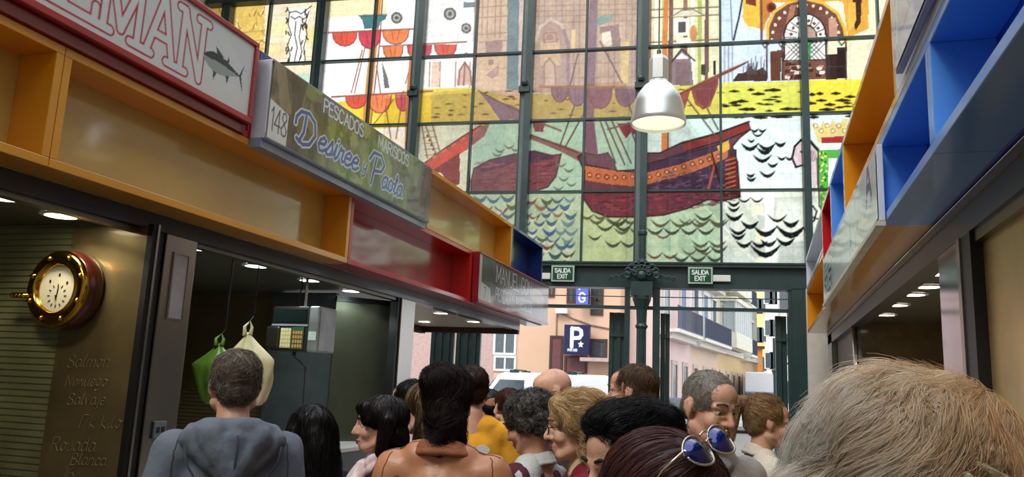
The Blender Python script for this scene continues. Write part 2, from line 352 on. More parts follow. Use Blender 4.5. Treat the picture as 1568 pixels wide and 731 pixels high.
    scal(525,560,144,20,1,sail); scal(560,598,143,28,1,sail[1:]); scal(602,628,142,26,1,[(214,90,110)]); L([(505,146),(660,137)], 3.4, (160,84,66))
    for a, b in (((556,70),(540,140)), ((552,74),(535,140)), ((574,98),(580,140)), ((628,90),(612,150)), ((632,90),(622,150)), ((588,160),(596,210)), ((612,160),(604,210)), ((560,200),(600,150))): L([a,b], 2.2, (150,96,66))
    P([(582,92),(586,132),(594,132),(590,112)], (118,116,110)); P([(600,100),(620,98),(618,136),(602,138)], (246,244,238))
    c.line([(629,70),(622,150),(620,230)], [W_(7), W_(7), W_(7)], (196,120,66))
    # white house with round windows, spires
    for (u,v,r) in ((605,24,9),(687,18,10),(712,40,8)):
        c.disc((u,v), r, (104,104,100)); c.disc((u,v), r*.62, (172,172,164)); c.disc((u,v), r*.34, (96,96,92))
    P([(708,0),(732,0),(732,8),(708,8)], (120,132,138)); L([(728,-20),(724,80)], 3, (130,136,134))
    for u in (656,672,696,718): L([(u,92),(u-1,130)], 2, (150,110,92))
    P([(660,92),(672,92),(670,130),(658,131)], (236,200,176)); P([(697,128),(700,104),(710,90),(720,104),(722,128)], (214,176,160))
    L([(700,128),(702,106),(710,92),(718,106),(720,128)], 2.4, (138,92,84)); L([(710,96),(708,128)], 3, (150,100,92)); L([(702,84),(712,78),(722,84)], 2, (120,90,80))
    # towers of the middle
    P([(776,-40),(794,-40),(792,136),(774,134)], (110,130,134)); P([(794,-40),(806,-40),(800,136),(792,136)], (204,176,166))
    for v in (8,24,50,62,84,104): L([(732,v),(774,v-3)], 1.6, (160,124,104))
    for u in (738,746,758,766): L([(u,-20),(u-2,54)], 2, (172,136,120))
    P([(742,60),(768,58),(766,80),(742,82)], (170,136,130)); P([(746,88),(754,88),(754,96),(746,96)], (120,84,110)); P([(742,112),(762,96),(762,112),(752,118)], (134,104,128)); P([(736,80),(776,80),(774,128),(730,128)], (220,184,140), .4)
    # cathedral front, pale and dusky
    for u in range(815, 984, 9): L([(u,-40),(u-1,130)], 2.0, (140,108,96) if (u//9) % 3 else (224,196,140), .55)
    for v in (6,14,22,32,96,118): L([(812,v),(984,v-4)], 2.2, (148,112,98), .6)
    P([(818,128),(818,50),(826,34),(842,26),(858,32),(868,50),(870,128)], (178,148,130)); L([(818,60),(826,38),(842,26),(858,34),(866,54)], 5, (206,186,170))
    L([(869,128),(869,64),(862,44)], 6, (150,120,132)); P([(826,60),(856,58),(858,96),(826,98)], (208,176,138)); L([(832,48),(850,46),(852,60),(832,62),(832,48)], 2, (150,112,92)); c.disc((841,54), 5, (160,122,98))
    P([(832,128),(832,96),(840,86),(848,96),(850,128)], (200,168,144)); L([(832,128),(832,96),(840,86),(848,96),(850,128)], 2, (146,108,96))
    P([(874,44),(880,42),(880,74),(874,76)], (226,198,134)); P([(900,24),(940,18),(936,28),(918,36),(902,34)], (116,148,138)); c.disc((930,54), 9, (236,222,196), ry=14); P([(918,38),(946,34),(952,70),(938,72),(934,44),(918,48)], (140,112,110))
    P([(950,60),(962,60),(962,124),(950,126)], (222,194,128)); P([(972,50),(980,50),(978,120),(970,120)], (160,128,132))
    c.line([(910,-40),(904,100),(900,180),(906,240)], [W_(12), W_(15), W_(18), W_(20)], (126,94,110)); L([(899,-30),(894,180)], 2.5, (96,66,76))
    # classical front between the mullions
    for i, u in enumerate(range(992, 1102, 11)):
        P([(u,-40),(u+6,-40),(u+5,126),(u-1,126)], [(150,112,92),(246,244,216),(178,186,96),(116,88,84),(230,224,190)][i % 5])
    for v in (12,24,62,70): L([(990,v),(1102,v-5)], 2.4, (120,96,84))
    P([(1028,22),(1040,14),(1060,12),(1078,20)], (214,208,180)); L([(1028,22),(1044,12),(1062,11),(1078,20)], 2, (130,110,98))
    P([(1032,26),(1056,24),(1056,50),(1032,52)], (236,234,216)); P([(1038,30),(1050,29),(1050,46),(1038,47)], (90,84,88)); P([(1036,56),(1058,54),(1058,62),(1036,64)], (240,238,214))
    P([(1028,128),(1030,88),(1044,74),(1058,86),(1062,128)], (138,118,122)); P([(1034,88),(1044,78),(1056,86)], (238,234,222)); L([(1028,92),(1044,72),(1064,90)], 3, (72,62,66))
    P([(1034,92),(1056,91),(1056,128),(1034,128)], (128,104,108)); c.disc((1062,48), 6, (208,148,92), ry=13)
    P([(1074,96),(1080,96),(1080,112),(1074,112)], (70,66,60)); P([(1092,90),(1097,90),(1097,112),(1092,112)], (60,54,50))
    c.line([(1022,-40),(1018,60),(1018,225)], [W_(7), W_(8), W_(11)], (212,128,66)); L([(1024,60),(1023,225)], 2, (110,56,40))
    # right: horseshoe window, hangings, bushes
    P([(1118,-40),(1112,-10),(1118,14),(1126,34),(1122,60),(1128,62),(1134,36),(1142,0),(1142,-40)], (206,224,238)); L([(1140,-20),(1132,24),(1128,40),(1124,58)], 3, (40,36,40)); L([(1118,-30),(1122,58)], 2, (120,128,160))
    P([(1138,-40),(1166,-40),(1168,30),(1158,38),(1146,38),(1138,26)], (238,190,52)); P([(1140,-40),(1160,-40),(1158,6),(1142,2)], (130,56,32))
    P([(1166,-40),(1186,-40),(1180,20),(1170,34),(1166,62)], (206,128,44)); L([(1166,-10),(1167,62)], 4, (120,80,70)); c.disc((1182,8), 8, (140,62,34)); c.disc((1182,8), 5, (90,40,30))
    P([(1174,62),(1174,36),(1184,14),(1204,0),(1232,-8),(1262,0),(1284,16),(1294,38),(1296,58)], (116,72,60))
    L([(1176,64),(1176,38),(1186,15),(1206,1),(1232,-6),(1262,1),(1284,17),(1295,40),(1297,60)], 4.5, (232,184,60))
    for k in range(15):
        t = PI*k/14; c.disc((1235-52*math.cos(t), 58-54*math.sin(t)), 2.4, (244,224,190))
    P([(1198,58),(1212,4),(1220,4),(1208,58)], (176,120,92)); P([(1270,24),(1282,24),(1284,56),(1272,56)], (196,150,120))
    def arch(cx, y0, rx, ry, base): return [(cx-rx,base)] + [(cx-rx*math.cos(PI*t/12), y0-ry*math.sin(PI*t/12)) for t in range(13)] + [(cx+rx,base)]
    P(arch(1234,52,34,36,90), (74,46,40)); P(arch(1234,52,31,33,90), (240,240,232)); P(arch(1238,54,15,20,62), (74,46,40)); P(arch(1238,54,13,17,60), (182,150,130))
    for k in range(-9, 10):
        L([(1234+k*7-17,90),(1234+k*7+17,56)], 1.3, (60,44,40)) if abs(k) < 4 else None; L([(1234+k*7+17,90),(1234+k*7-17,56)], 1.3, (60,44,40)) if abs(k) < 4 else None
    for k in range(9):
        t = PI*k/8; L([(1236-16*math.cos(t),54-20*math.sin(t)),(1234-31*math.cos(t),54-33*math.sin(t))], 1.8, (70,50,46)); c.disc((1235-23*math.cos(t+.2),54-26*math.sin(t+.2)), 2.6, (120,80,74))
    P([(1230,61),(1243,60),(1243,89),(1230,90)], (64,166,96)); L([(1230,61),(1243,89)], 1.4, (34,96,60)); L([(1243,61),(1230,89)], 1.4, (34,96,60))
    P([(1198,91),(1268,89),(1268,118),(1198,120)], (122,78,64))
    for k in range(24):
        u = R.uniform(1200, 1262); v = R.uniform(92, 114); P([(u,v),(u+8,v),(u+7,v+5),(u-1,v+5)], R.choice([(236,222,206),(84,44,36),(176,130,104),(70,38,34)]))
    L([(1200,90),(1266,88)], 2.4, (60,40,36)); P([(1180,76),(1198,73),(1196,120),(1181,121)], (104,62,46)); P([(1268,80),(1284,80),(1284,119),(1268,119)], (58,38,34)); P([(1283,70),(1298,68),(1299,117),(1283,118)], (48,32,30))
    for u in (1175,1199,1267,1297): L([(u,62),(u,118)], 2.6, (70,52,52))
    for (a,b) in ((1172,66),(1198,66),(1290,62)): L([(a-4,b-2),(a,b+4),(a+6,b-2)], 2.4, (90,80,84))
    P([(1308,-40),(1322,-40),(1320,30),(1312,44),(1306,20)], (70,44,32)); P([(1300,0),(1312,0),(1312,30),(1300,50)], (240,180,60))
    P([(1122,122),(1130,110),(1142,108),(1150,98),(1158,106),(1168,100),(1176,108),(1176,121)], (74,52,46))
    for k in range(26): u = R.uniform(1138,1176); L([(u,110),(u+R.uniform(-3,3),R.uniform(82,104))], 1.2, (84,70,72))
    L([(1110,66),(1110,122)], 3, (176,178,196)); L([(1116,66),(1116,122)], 2.2, (150,152,176)); L([(1122,66),(1122,120)], 2.2, (160,164,186))
    # boats at the left
    P([(640,252),(672,230),(708,206),(732,190),(748,188),(740,206),(712,228),(680,248),(662,262),(650,262)], (206,84,66))
    P([(735,190),(748,188),(740,206),(718,222),(712,222)], (146,104,92)); P([(655,262),(690,240),(702,232),(702,280),(690,284),(672,262)], (136,62,62)); L([(640,254),(672,230),(708,206),(734,190)], 3, (96,60,50))
    for k in range(9): L([(655+k*7,244-k*4.5),(664+k*7,238-k*4.5)], 4, (234,112,74) if k % 2 else (176,84,72))
    for (a,b) in (((650,192),(668,240)), ((644,192),(652,240)), ((660,190),(672,232))): L([a,b], 2.6, (150,110,76))
    for k in range(5): L([(644+k,200+k*9),(664+k*2,198+k*9)], 1.4, (150,110,76)); c.disc((652+k*3,206+k*7), 2, (130,84,62))
    hull = [(719,293),(719,276),(724,256),(748,243),(785,234),(817,229),(844,236),(858,234),(855,248),(850,269),(837,285),(811,293)]
    P(hull, (124,76,84)); P([(724,256),(748,243),(785,234),(817,229),(844,236),(850,240),(820,246),(780,250),(740,262)], (92,64,84))
    for k in range(70):
        u = R.uniform(724, 838); v = R.uniform(246, 288); L([(u,v),(u+R.uniform(6,16),v-R.uniform(0,3))], 1.4, R.choice([(88,52,62),(156,84,84),(104,58,74),(164,96,96)]))
    L(hull+hull[:1], 2.2, (80,50,56)); P([(790,232),(806,230),(806,293),(790,293)], (134,66,58), .8)
    P([(730,136),(744,142),(760,152),(786,160),(806,172),(806,184),(780,180),(768,186),(760,176),(748,158)], (134,110,124)); L([(730,136),(760,152),(806,174)], 2.4, (110,84,72))
    P([(812,182),(834,186),(830,200),(818,200)], (134,78,82)); L([(806,178),(858,198)], 3.4, (136,100,88))
    # the great ship
    c.line([(806,206),(830,214),(862,226),(892,240)], [W_(6), W_(9), W_(12), W_(16)], (134,98,92)); L([(806,202),(858,222),(884,232)], 2.4, (96,70,64))
    ship = [(884,238),(893,232),(912,236),(930,232),(938,244),(944,260),(972,258),(984,240),(992,232),(1010,232),(1044,216),(1096,202),(1146,184),(1150,196),(1134,208),(1122,222),(1130,246),(1134,300),(1108,306),(1084,304),(1052,318),(1016,328),(976,331),(930,331),(906,322),(892,302),(894,262)]
    P(ship, (104,66,74)); P([(894,292),(1000,293),(1132,290),(1134,300),(1108,306),(1084,304),(1052,318),(1016,328),(976,331),(930,331),(906,322),(893,303)], (118,58,66))
    P([(985,252),(1040,232),(1092,222),(1128,226),(1132,292),(985,294)], (76,54,74)); P([(1118,228),(1130,246),(1133,300),(1106,300)], (84,38,34))
    P([(895,252),(930,258),(975,264),(984,264),(1040,250),(1106,226),(1116,222),(1114,240),(1060,262),(1010,276),(975,284),(930,280),(896,274)], (196,112,66))
    for k in range(16):
        u = 902+k*13.2; v = 266+4*math.sin(k*.5) if u < 985 else 272-(u-985)*.30
        c.disc((u,v), 4.2, (120,62,54)); c.disc((u,v), 2.4, (226,150,90))
    for k in range(140):
        u = R.uniform(900, 1120); v = R.uniform(296, 322-max(0,(u-1040)*.2)); L([(u,v),(u+R.uniform(5,14),v+R.uniform(-2,2))], 1.6, R.choice([(154,60,74),(88,44,52),(142,76,84),(92,62,80)]))
    for k in range(60):
        u = R.uniform(990, 1110); v = R.uniform(262, 290); L([(u,v),(u+R.uniform(4,10),v-R.uniform(0,3))], 1.5, R.choice([(96,72,96),(64,44,60),(124,92,108)]))
    for k in range(8): L([(1112,244+k*7),(1126,240+k*7)], 2, (196,96,60))
    L([(1098,236),(1084,292)], 3, (186,90,62)); L([(1090,232),(1108,296)], 3, (60,34,34))
    P([(1044,216),(1096,202),(1146,184),(1150,196),(1112,208),(1050,228)], (136,52,44)); L([(1044,217),(1096,203),(1148,184)], 3, (60,34,34)); L([(1052,229),(1112,212),(1150,196)], 2.4, (64,34,32))
    P([(1098,222),(1116,212),(1118,226),(1104,234)], (232,176,60)); L(ship+ship[:1], 2.4, (60,38,42))
    for a, b in (((893,240),(930,240)), ((895,250),(932,256)), ((986,250),(1040,236)), ((1040,236),(1104,218))): L([a,b], 2, (66,40,46))
    P([(893,232),(912,236),(930,232),(938,244),(944,258),(900,250)], (110,80,92))
    # rigging and sails of the great ship
    for a, b in (((880,156),(856,222)), ((898,162),(864,224)), ((884,80),(872,128)), ((918,60),(952,124)), ((918,182),(942,248)), ((926,182),(956,250)), ((936,182),(966,248)), ((962,186),(978,230)), ((952,134),(975,190)), ((1050,146),(1096,206)), ((1076,150),(1100,196)), ((1104,130),(1104,130))): L([a,b], 2.6, (104,74,74))
    scal(842,870,130,24,1,[(132,104,122)]); scal(868,898,130,30,1,[(130,110,136)]); scal(899,938,130,34,1,[(136,88,112)]); scal(940,975,131,30,1,[(112,86,110)]); L([(826,130),(985,131)], 4, (160,112,84))
    P([(944,186),(984,186),(978,208),(966,200),(958,210),(950,198)], (136,60,74)); L([(930,196),(985,180)], 3, (130,96,90))
    P([(1038,142),(1070,128),(1102,112),(1100,128),(1088,160),(1076,166),(1064,156),(1058,134),(1048,166),(1040,170)], (150,78,62)); P([(1062,130),(1100,114),(1092,146),(1080,164),(1068,152)], (124,66,64))
    c.line([(1036,143),(1080,122),(1120,104),(1144,92)], [W_(3), W_(6), W_(6), W_(2.5)], (150,92,64)); L([(1042,141),(1142,94)], 1.6, (84,50,42))
    # waves: dark brush strokes on the right, scalloped arcs elsewhere
    def wave(x, y, w, n, col, t=2.6, d=.34):
        pts = []; ws = []
        for i in range(n):
            for q in range(7): pts.append((x+i*w+w*q/6, y-w*d*.5+w*d*math.sin(PI*q/6))); ws.append(W_(t*1.35*(.25+.95*math.sin(PI*q/6))))
        c.line(pts, ws, col)
    K = (26,28,30)
    for (x,y,w,n,t) in ((1150,197,12,2,2.4),(1152,203,18,1,2),(1146,213,10,1,2.2),(1136,222,26,2,4),(1188,218,16,1,3.6),(1154,240,28,1,3.6),(1192,240,12,2,2.6),(1176,250,16,1,3),(1164,264,24,1,3.4),(1144,266,12,1,3),(1144,272,14,1,3),(1160,228,24,1,4),
                        (1130,304,20,2,2),(1115,310,18,1,3),(1115,318,18,1,3),(1112,330,26,1,4),(1136,342,26,1,4.4),(1176,332,30,1,2.6),(1200,340,24,1,4.4),(1156,352,34,1,5),(1190,352,44,1,5.5),(1118,352,26,1,3.4),(1120,360,22,1,3.4),(1166,370,24,1,4),(1190,368,28,1,4),(1128,372,24,2,3.6),(1150,382,46,1,5)): wave(x, y, w, n, K, t)
    G1 = (98,104,72); G2 = (78,112,128); G3 = (120,84,72); G4 = (70,84,64)
    for (x,y,w,n,t,cc) in ((996,340,30,4,3,G1),(990,352,26,4,3,G4),(1040,338,24,3,2.6,G1),(1064,330,28,1,3,G4),(1060,372,26,2,3,G1),(1062,380,26,2,3,G4),(990,390,24,2,2.4,G3),(1030,394,26,3,3,G4),(1000,358,30,1,2,G3),(1044,384,24,2,2,G1),
        (900,336,26,3,3,G1),(912,346,28,2,3,G4),(900,362,20,1,2.4,G4),(926,372,24,2,3,G4),(940,352,24,2,3,G1),(888,330,20,2,2.6,G1),(930,338,30,1,4,G4)): wave(x, y, w, n, cc, t)
    for j in range(9):
        y = 304+j*12
        for i in range(9):
            x = 706+i*20+(j % 2)*10+R.uniform(-4,4)
            if x > 872: continue
            cc = R.choice([G2,G2,(70,100,150),(112,146,150),G3,(150,112,84),(88,110,70)]) if j < 7 else R.choice([G4,(92,120,64),(60,96,96)])
            wave(x, y+R.uniform(-3,3), R.uniform(15,24), 1, cc, R.uniform(2.6,4.6), .42)
            if R.random() < .5: wave(x+3, y+6, 12, 1, (214,220,196), 2, .4)
    for (u,v) in ((770,222),(780,226),(756,228),(790,216),(752,234),(850,250),(862,258),(854,272),(866,280),(846,286)): wave(u, v, 16, 1, (108,126,100), 2.2)
    # crest with crown and scrolls
    P([(1244,186),(1258,192),(1262,182),(1270,196),(1276,180),(1284,192),(1292,180),(1300,180),(1296,216),(1254,216)], (226,206,130))
    for k in range(6): c.disc((1250+k*9, 190+(k % 2)*8), 4.2, (196,162,74)); c.disc((1250+k*9, 190+(k % 2)*8), 2.2, (240,234,200))
    P([(1258,208),(1296,206),(1296,216),(1260,217)], (170,44,44)); P([(1228,216),(1240,212),(1256,224),(1256,260),(1248,300),(1244,262),(1232,246),(1218,254),(1214,238),(1220,222)], (222,196,200))
    L([(1228,212),(1218,222),(1214,240),(1220,254),(1232,250),(1236,236),(1228,230)], 3.4, (24,22,26)); L([(1228,212),(1242,214),(1254,228)], 4.6, (24,22,26)); L([(1240,256),(1242,290),(1242,300)], 3, (30,28,32)); L([(1252,240),(1254,290)], 2, (110,84,80))
    for k in range(9): L([(1230+k*2.4,222+k),(1236+k*2,250-k)], 1, (120,96,104))
    P([(1254,228),(1330,224),(1330,318),(1258,316)], (86,178,64)); P([(1270,240),(1330,238),(1330,290),(1270,292)], (240,244,240))
    for k in range(40): c.disc((R.uniform(1256,1269), R.uniform(230,314)), 1.8, R.choice([(40,110,40),(226,222,90),(176,220,130)]))
    L([(1254,228),(1256,314),(1262,322)], 2.4, (40,70,40)); L([(1240,344),(1248,336),(1252,322),(1246,314),(1240,320),(1242,330),(1254,334)], 2.6, (30,30,32)); L([(1240,300),(1238,350),(1246,358)], 2.4, (30,30,32))
    # shade of the buildings outside, painted as a grey-brown veil over the middle panes
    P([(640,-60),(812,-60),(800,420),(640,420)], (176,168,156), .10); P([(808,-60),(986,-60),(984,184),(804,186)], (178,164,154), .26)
    g_ = c.a.mean(axis=2, keepdims=True); c.a = g_+(c.a-g_)*.93
    # square leading of the small quarries
    for u in range(-9, 5):
        for fx in (.5,):
            s_ = u*1.0+fx; 
    s_ = S0
    while s_ < 4.7: c.line([(s_,ZB),(s_,ZT)], .010, (120,126,120), .28, raw=True); s_ += .37
    z_ = ZB+.35
    while z_ < ZT: c.line([(S0,z_),(4.7,z_)], .010, (120,126,120), .28, raw=True); z_ += .35
    c.mottle(.13, .04, 5); c.mottle(.08, .14, 6); c.mottle(.06, .4, 8)
    return c
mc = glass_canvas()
M_glass = attr_mat('stained_glass', 'glass', .25)
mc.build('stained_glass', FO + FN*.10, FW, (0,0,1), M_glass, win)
THICK = (-9.4,-7.08,-4.79,-2.42,-.09,2.9); THIN = (-8.35,-5.84,-3.55,-1.22,1.41,4.3)
TR = (5.42, 6.90, 8.38)
for s_ in THICK:
    m_ = MB().box((s_-.015,-.10,3.95),(s_+.115,.16,10.7), FMX)
    if s_ < 2:
        m_.box((s_-.125,-.05,3.95),(s_-.095,.12,10.7), FMX)
        for z in (5.0,7.85,9.3): m_.box((s_-.13,-.02,z),(s_,.1,z+.05), FMX)
        for z in (7.6,): m_.lathe([(.0,0),(.06,.01),(.075,.06),(.06,.11),(0,.12)], 12, FMX @ Matrix.Translation((s_-.02,-.14,z)), cap=False).box((s_-.14,-.14,z-.12),(s_+.08,-.04,z), FMX)
    m_.build('mullion', M_iron, win)
    if s_ < 2: MB().box((s_-.095,-.045,3.95),(s_-.015,-.03,10.7), FMX).build('mullion_web', M_iron2, win)
for s_ in THIN: MB().box((s_-.022,-.02,3.95),(s_+.022,.09,10.7), FMX).build('glazing_bar', M_iron, win)
for z in TR: MB().box((S0,-.03,z-.02),(4.7,.09,z+.02), FMX).build('transom', M_iron, win)
MB().box((S0,-.14,9.84),(4.7,.09,9.96), FMX).build('transom', M_iron, win)
# header beam, door frames, transom lights
hb = MB().box((S0,-.12,3.93),(3.2,.22,4.02), FMX).box((S0,-.02,3.62),(3.2,.18,3.93), FMX).box((S0,-.10,3.53),(3.2,.2,3.62), FMX)
hb.box((S0,-.14,3.985),(3.2,-.11,4.015), FMX)
hb.build('trim_beam', M_iron, kind='structure')
dr = MB()
dr.box((S0,-.05,3.13),(2.66,.08,3.19), FMX).box((S0,-.02,3.36),(2.66,.02,3.375), FMX)
for a, b in ((-.36,-.26),(.16,.29),(2.56,2.70),): dr.box((a,-.08,0),(b,.12,3.55), FMX)
dr.box((2.62,-.1,0),(2.86,.14,3.56), FMX)
dr.build('door_1_frame', M_iron, kind='structure')
# folded shutter leaves standing in the doorway
def leaf(s0, s1, y0, lab):
    t = thing('door_shutter', lab, 'shutter', FO, PHI, 'folded iron door shutters')
    m_ = MB(); n = max(2, int((s1-s0)/.07)); w = (s1-s0)/n
    for k in range(n): m_.box((s0+k*w,y0-.04+.04*(k%2),.02),(s0+(k+.97)*w,y0+.05+.04*(k%2),3.08))
    m_.build('slat_panel', M_iron, t)
    for z in (1.2,2.62): MB().box((s0,y0-.055,z),(s1,y0+.10,z+.07)).build('rail', M_iron, t)
leaf(-.66,-.37,.20,'dark green folded shutter just left of the iron door column')
leaf(fsz(655,540)[0],fsz(690,540)[0],.2,'left half of the wide green slatted shutter below the far canopy')
leaf(fsz(694,540)[0],fsz(731,540)[0],.2,'right half of the wide green slatted shutter below the far canopy')
leaf(.30,.47,.20,'narrow dark green folded shutter right of the iron door column')
leaf(2.36,2.56,.20,'dark green folded shutter at the right jamb of the doorway')
# cast-iron column with cresting
t = thing('iron_column', 'dark green cast iron column with ornate scrolled crest under the glass', 'column', FO + FW*-.04 + FN*-.16, PHI)
MB().lathe([(.17,0),(.17,.25),(.11,.35),(.095,1.2),(.09,2.75),(.12,2.8),(.09,2.85),(.10,3.1),(.17,3.3),(.17,3.36)], 20).box((-.2,-.16,3.36),(.2,.12,3.62)).build('shaft', M_iron, t, smooth=False)
cr = MB()
for k in range(9):
    a = PI*(k/8); cr.tube([(.27*math.cos(a)+.055*math.cos(b), -.14, 3.74+.20*math.sin(a)+.055*math.sin(b)) for b in np.linspace(0, 2*PI, 10)], .02, 6)
for sx in (-1, 1):
    for q in range(3):
        cr.tube([(sx*(.36+.11*q)+.05*(1-b/8)*math.cos(b*1.5), -.10, 3.72-.02*q+.05*(1-b/8)*math.sin(b*1.5)) for b in range(8)], .018, 6)
for k in range(7):
    a = PI*k/6; cr.tube([(.13*math.cos(a)+.045*math.cos(b), -.17, 3.78+.10*math.sin(a)+.045*math.sin(b)) for b in np.linspace(0, 2*PI, 9)], .016, 6)
cr.lathe([(0,-.02),(.12,0),(.07,.07),(0,.09)], 14, Matrix.Translation((0,-.12,3.74)) @ Matrix.Rotation(PI/2, 4, 'X'), cap=False)
cr.prism([(.27*math.cos(PI*k/12), .22*math.sin(PI*k/12)) for k in range(13)], .05, Matrix.Translation((0,-.02,3.66)) @ Matrix.Rotation(PI/2, 4, 'X'))
cr.build('crest', M_iron, t)
MB().lathe([(.10,3.98),(.105,4.02),(.07,4.06),(.07,4.5),(.09,4.53),(.09,4.58),(.06,4.62),(.06,4.7)], 14).build('finial', M_iron, t)
# ---- exit signs and white plates on the beam
def exit_sign(s0, z0, lab):
    t = thing('exit_sign', lab, 'sign', FO, PHI, 'exit signs on the iron beam'); w, h = .44, .31
    MB().box((s0,-.17,z0),(s0+w,-.11,z0+h)).build('frame', mat('sign_grey', (170,196,180), .5), t)
    c = Canvas(0, 0, w-.06, h-.06, .004, (18,74,46))
    fx = .016
    for tx, yy, hh in (('SALIDA', .145, .075), ('EXIT', .03, .08)):
        wd = sum(GL[q][0] for q in tx)*hh/6; c.text(tx, (w-.06-wd*.93)/2, yy, hh, fx, (236,246,238), adv=.95)
    c.build('face', (s0+.03,-.174,z0+.03), (1,0,0), (0,0,1), attr_mat('print', rough=.4), t)
exit_sign(-1.755, 3.615, 'green SALIDA EXIT sign left of the crest')
exit_sign(.80, 3.61, 'green SALIDA EXIT sign right of the crest')
for a, b, lab in ((-2.16,-1.78,'white blank plate left of an exit sign'), (1.245,1.56,'white blank plate right of an exit sign')):
    tag(MB().box((a,-.15,3.66),(b,-.10,3.78), FMX).build('emergency_light', M_white, bevel=.01), lab, 'emergency light', 'emergency lights on the beam')
# ============================================================ THE STREET BEHIND THE DOORWAY
MB().box((4.7,.0,4.0),(9,.3,10.7), FMX).build('wall_end_side', M_wallp, kind='structure')
M_glassd = mat('window_glass', (70,84,92), .12, vary=.2, spec=.8)
M_frame = mat('window_white', (222,222,216), .5, vary=.03)
M_dark = mat('dark_brown_wood', (74,46,40), .6)
M_navy = mat('navy_panel', (24,30,78), .35)
M_peach = mat('peach_render', (222,184,156), .85, vary=.07, scale=.5)
M_pink = mat('pink_brick', (196,166,160), .85, vary=.12, scale=9)
by = 33.0
PB = lambda u, v: at(u, v, Y=by)
bld = thing('apartment_building', 'peach rendered building across the street with white and brown windows', 'building', (0, by, 0))
x0 = PB(560,560).x; xm = PB(757,560).x; x1 = PB(948,560).x
MB().box((xm,0,0),(x1,8,15)).build('wall', M_peach, bld)
MB().box((x0,.0,0),(xm,8,15)).build('brick_wall', M_pink, bld)
def opening(par, u0, v0, u1, v1, style, Y=by, deep=.1):
    a = at(u0, v0, Y=Y); b = at(u1, v1, Y=Y); xa, xb = a.x, b.x; za, zb = min(a.z, b.z), max(a.z, b.z)
    f = MB(); t = .1
    f.box((xa-t,-.06,za-t),(xa,.05,zb+t)).box((xb,-.06,za-t),(xb+t,.05,zb+t)).box((xa,-.06,zb),(xb,.05,zb+t)).box((xa,-.06,za-t),(xb,.05,za))
    if style in ('white', 'brown'):
        xc = (xa+xb)/2; f.box((xc-.04,-.05,za),(xc+.04,.03,zb))
        if zb-za > 1.2: f.box((xa,-.05,za+(zb-za)*.42),(xb,.03,za+(zb-za)*.42+.07))
    w = f.build('window_frame' if style != 'door' else 'door_frame', M_frame if style == 'white' else M_dark, par)
    MB().box((xa,-.03,za),(xb,.02,zb)).build('window_pane' if style != 'door' else 'door_leaf', M_glassd if style != 'door' else mat('maroon_door', (112,66,72), .5), w)
opening(bld, 760, 508, 787, 541, 'white'); opening(bld, 760, 548, 787, 566, 'white')
opening(bld, 846, 518, 857, 600, 'door'); opening(bld, 908, 523, 926, 547, 'brown'); opening(bld, 872, 440, 884, 462, 'brown'); opening(bld, 909, 436, 920, 480, 'brown')
opening(bld, 838, 430, 846, 452, 'brown')
opening(bld, 740, 380, 770, 430, 'white'); opening(bld, 868, 548, 894, 620, 'door')
a = PB(895,549); b = PB(940,556)
MB().box((a.x,-.9,b.z),(b.x,0,a.z)).build('awning', mat('awning_grey', (190,170,168), .6), bld)
a = PB(706,472); MB().tube([(PB(852,478).x,-.04,PB(852,478).z),(PB(875,487).x,-.04,PB(875,487).z),(PB(905,498).x,-.04,PB(905,498).z),(PB(940,505).x,-.04,PB(940,505).z)], .035, 6).tube([(PB(853,478).x,-.04,PB(853,478).z),(PB(853,478).x,-.04,PB(853,515).z)], .03, 6).build('pipe', mat('pipe_grey', (150,124,116), .6), bld)
MB().box((PB(853,473).x,-.3,PB(853,481).z),(PB(871,473).x,0,PB(853,473).z)).build('lamp_box', M_white, bld)
a = PB(795,565); b = PB(863,572)
# parking sign on a frame, and the blue panel above it
t = thing('parking_sign', 'square navy parking sign with large white P hanging on the peach wall', 'sign', (0,0,0))
p0 = at(863,543,Y=by-.6); p1 = at(903,498,Y=by-.6); w = p1.x-p0.x; h = p1.z-p0.z
MB().box((p0.x,by-.6,p0.z),(p1.x,by-.35,p1.z)).box((p0.x+.1,by-.4,p1.z-.3),(p0.x+.18,by,p1.z-.22)).box((p1.x-.18,by-.4,p1.z-.3),(p1.x-.1,by,p1.z-.22)).build('cabinet', M_navy, t)
c = Canvas(0,0,w-.06,h-.06,.015,(20,26,74)); u = w*.94
c.line([(u*.30,h*.24),(u*.30,h*.86)], u*.15, (244,246,250), raw=True); c.line([(u*.30,h*.84),(u*.56,h*.84),(u*.68,h*.77),(u*.70,h*.64),(u*.62,h*.54),(u*.34,h*.52)], u*.15, (244,246,250), raw=True)
c.poly([(u*(.68+.13*(1 if k%2==0 else .5)*math.sin(PI*k/5)), h*(.32+.12*(1 if k%2==0 else .5)*math.cos(PI*k/5))) for k in range(10)], (244,246,250), raw=True)
c.text('PARKING', u*.14, h*.09, h*.075, u*.03, (210,216,230), adv=1.05*w/h)
c.build('face', (p0.x+.03,by-.605,p0.z+.03), (1,0,0), (0,0,1), attr_mat('print', rough=.4), t)
t = thing('hanging_sign', 'small blue lit sign with a white letter under the beam', 'sign', (0,0,0))
p0 = at(881,466,Y=by-.6); p1 = at(902,438,Y=by-.6)
MB().box((p0.x,by-.6,p0.z),(p1.x,by-.4,p1.z+.3)).box((p0.x+.2,by-.5,p1.z),(p0.x+.3,by,p1.z+.1)).build('cabinet', M_navy, t)
c = Canvas(0,0,p1.x-p0.x-.04,p1.z-p0.z,.015,(92,104,214)); ww = p1.x-p0.x
c.text('G', ww*.25, .1, .36, .07, (226,232,255)); c.text('P', ww*.25, .62, .3, .07, (226,232,255)); c.build('face', (p0.x+.02,by-.605,p0.z), (1,0,0), (0,0,1), attr_mat('print', rough=.4), t)

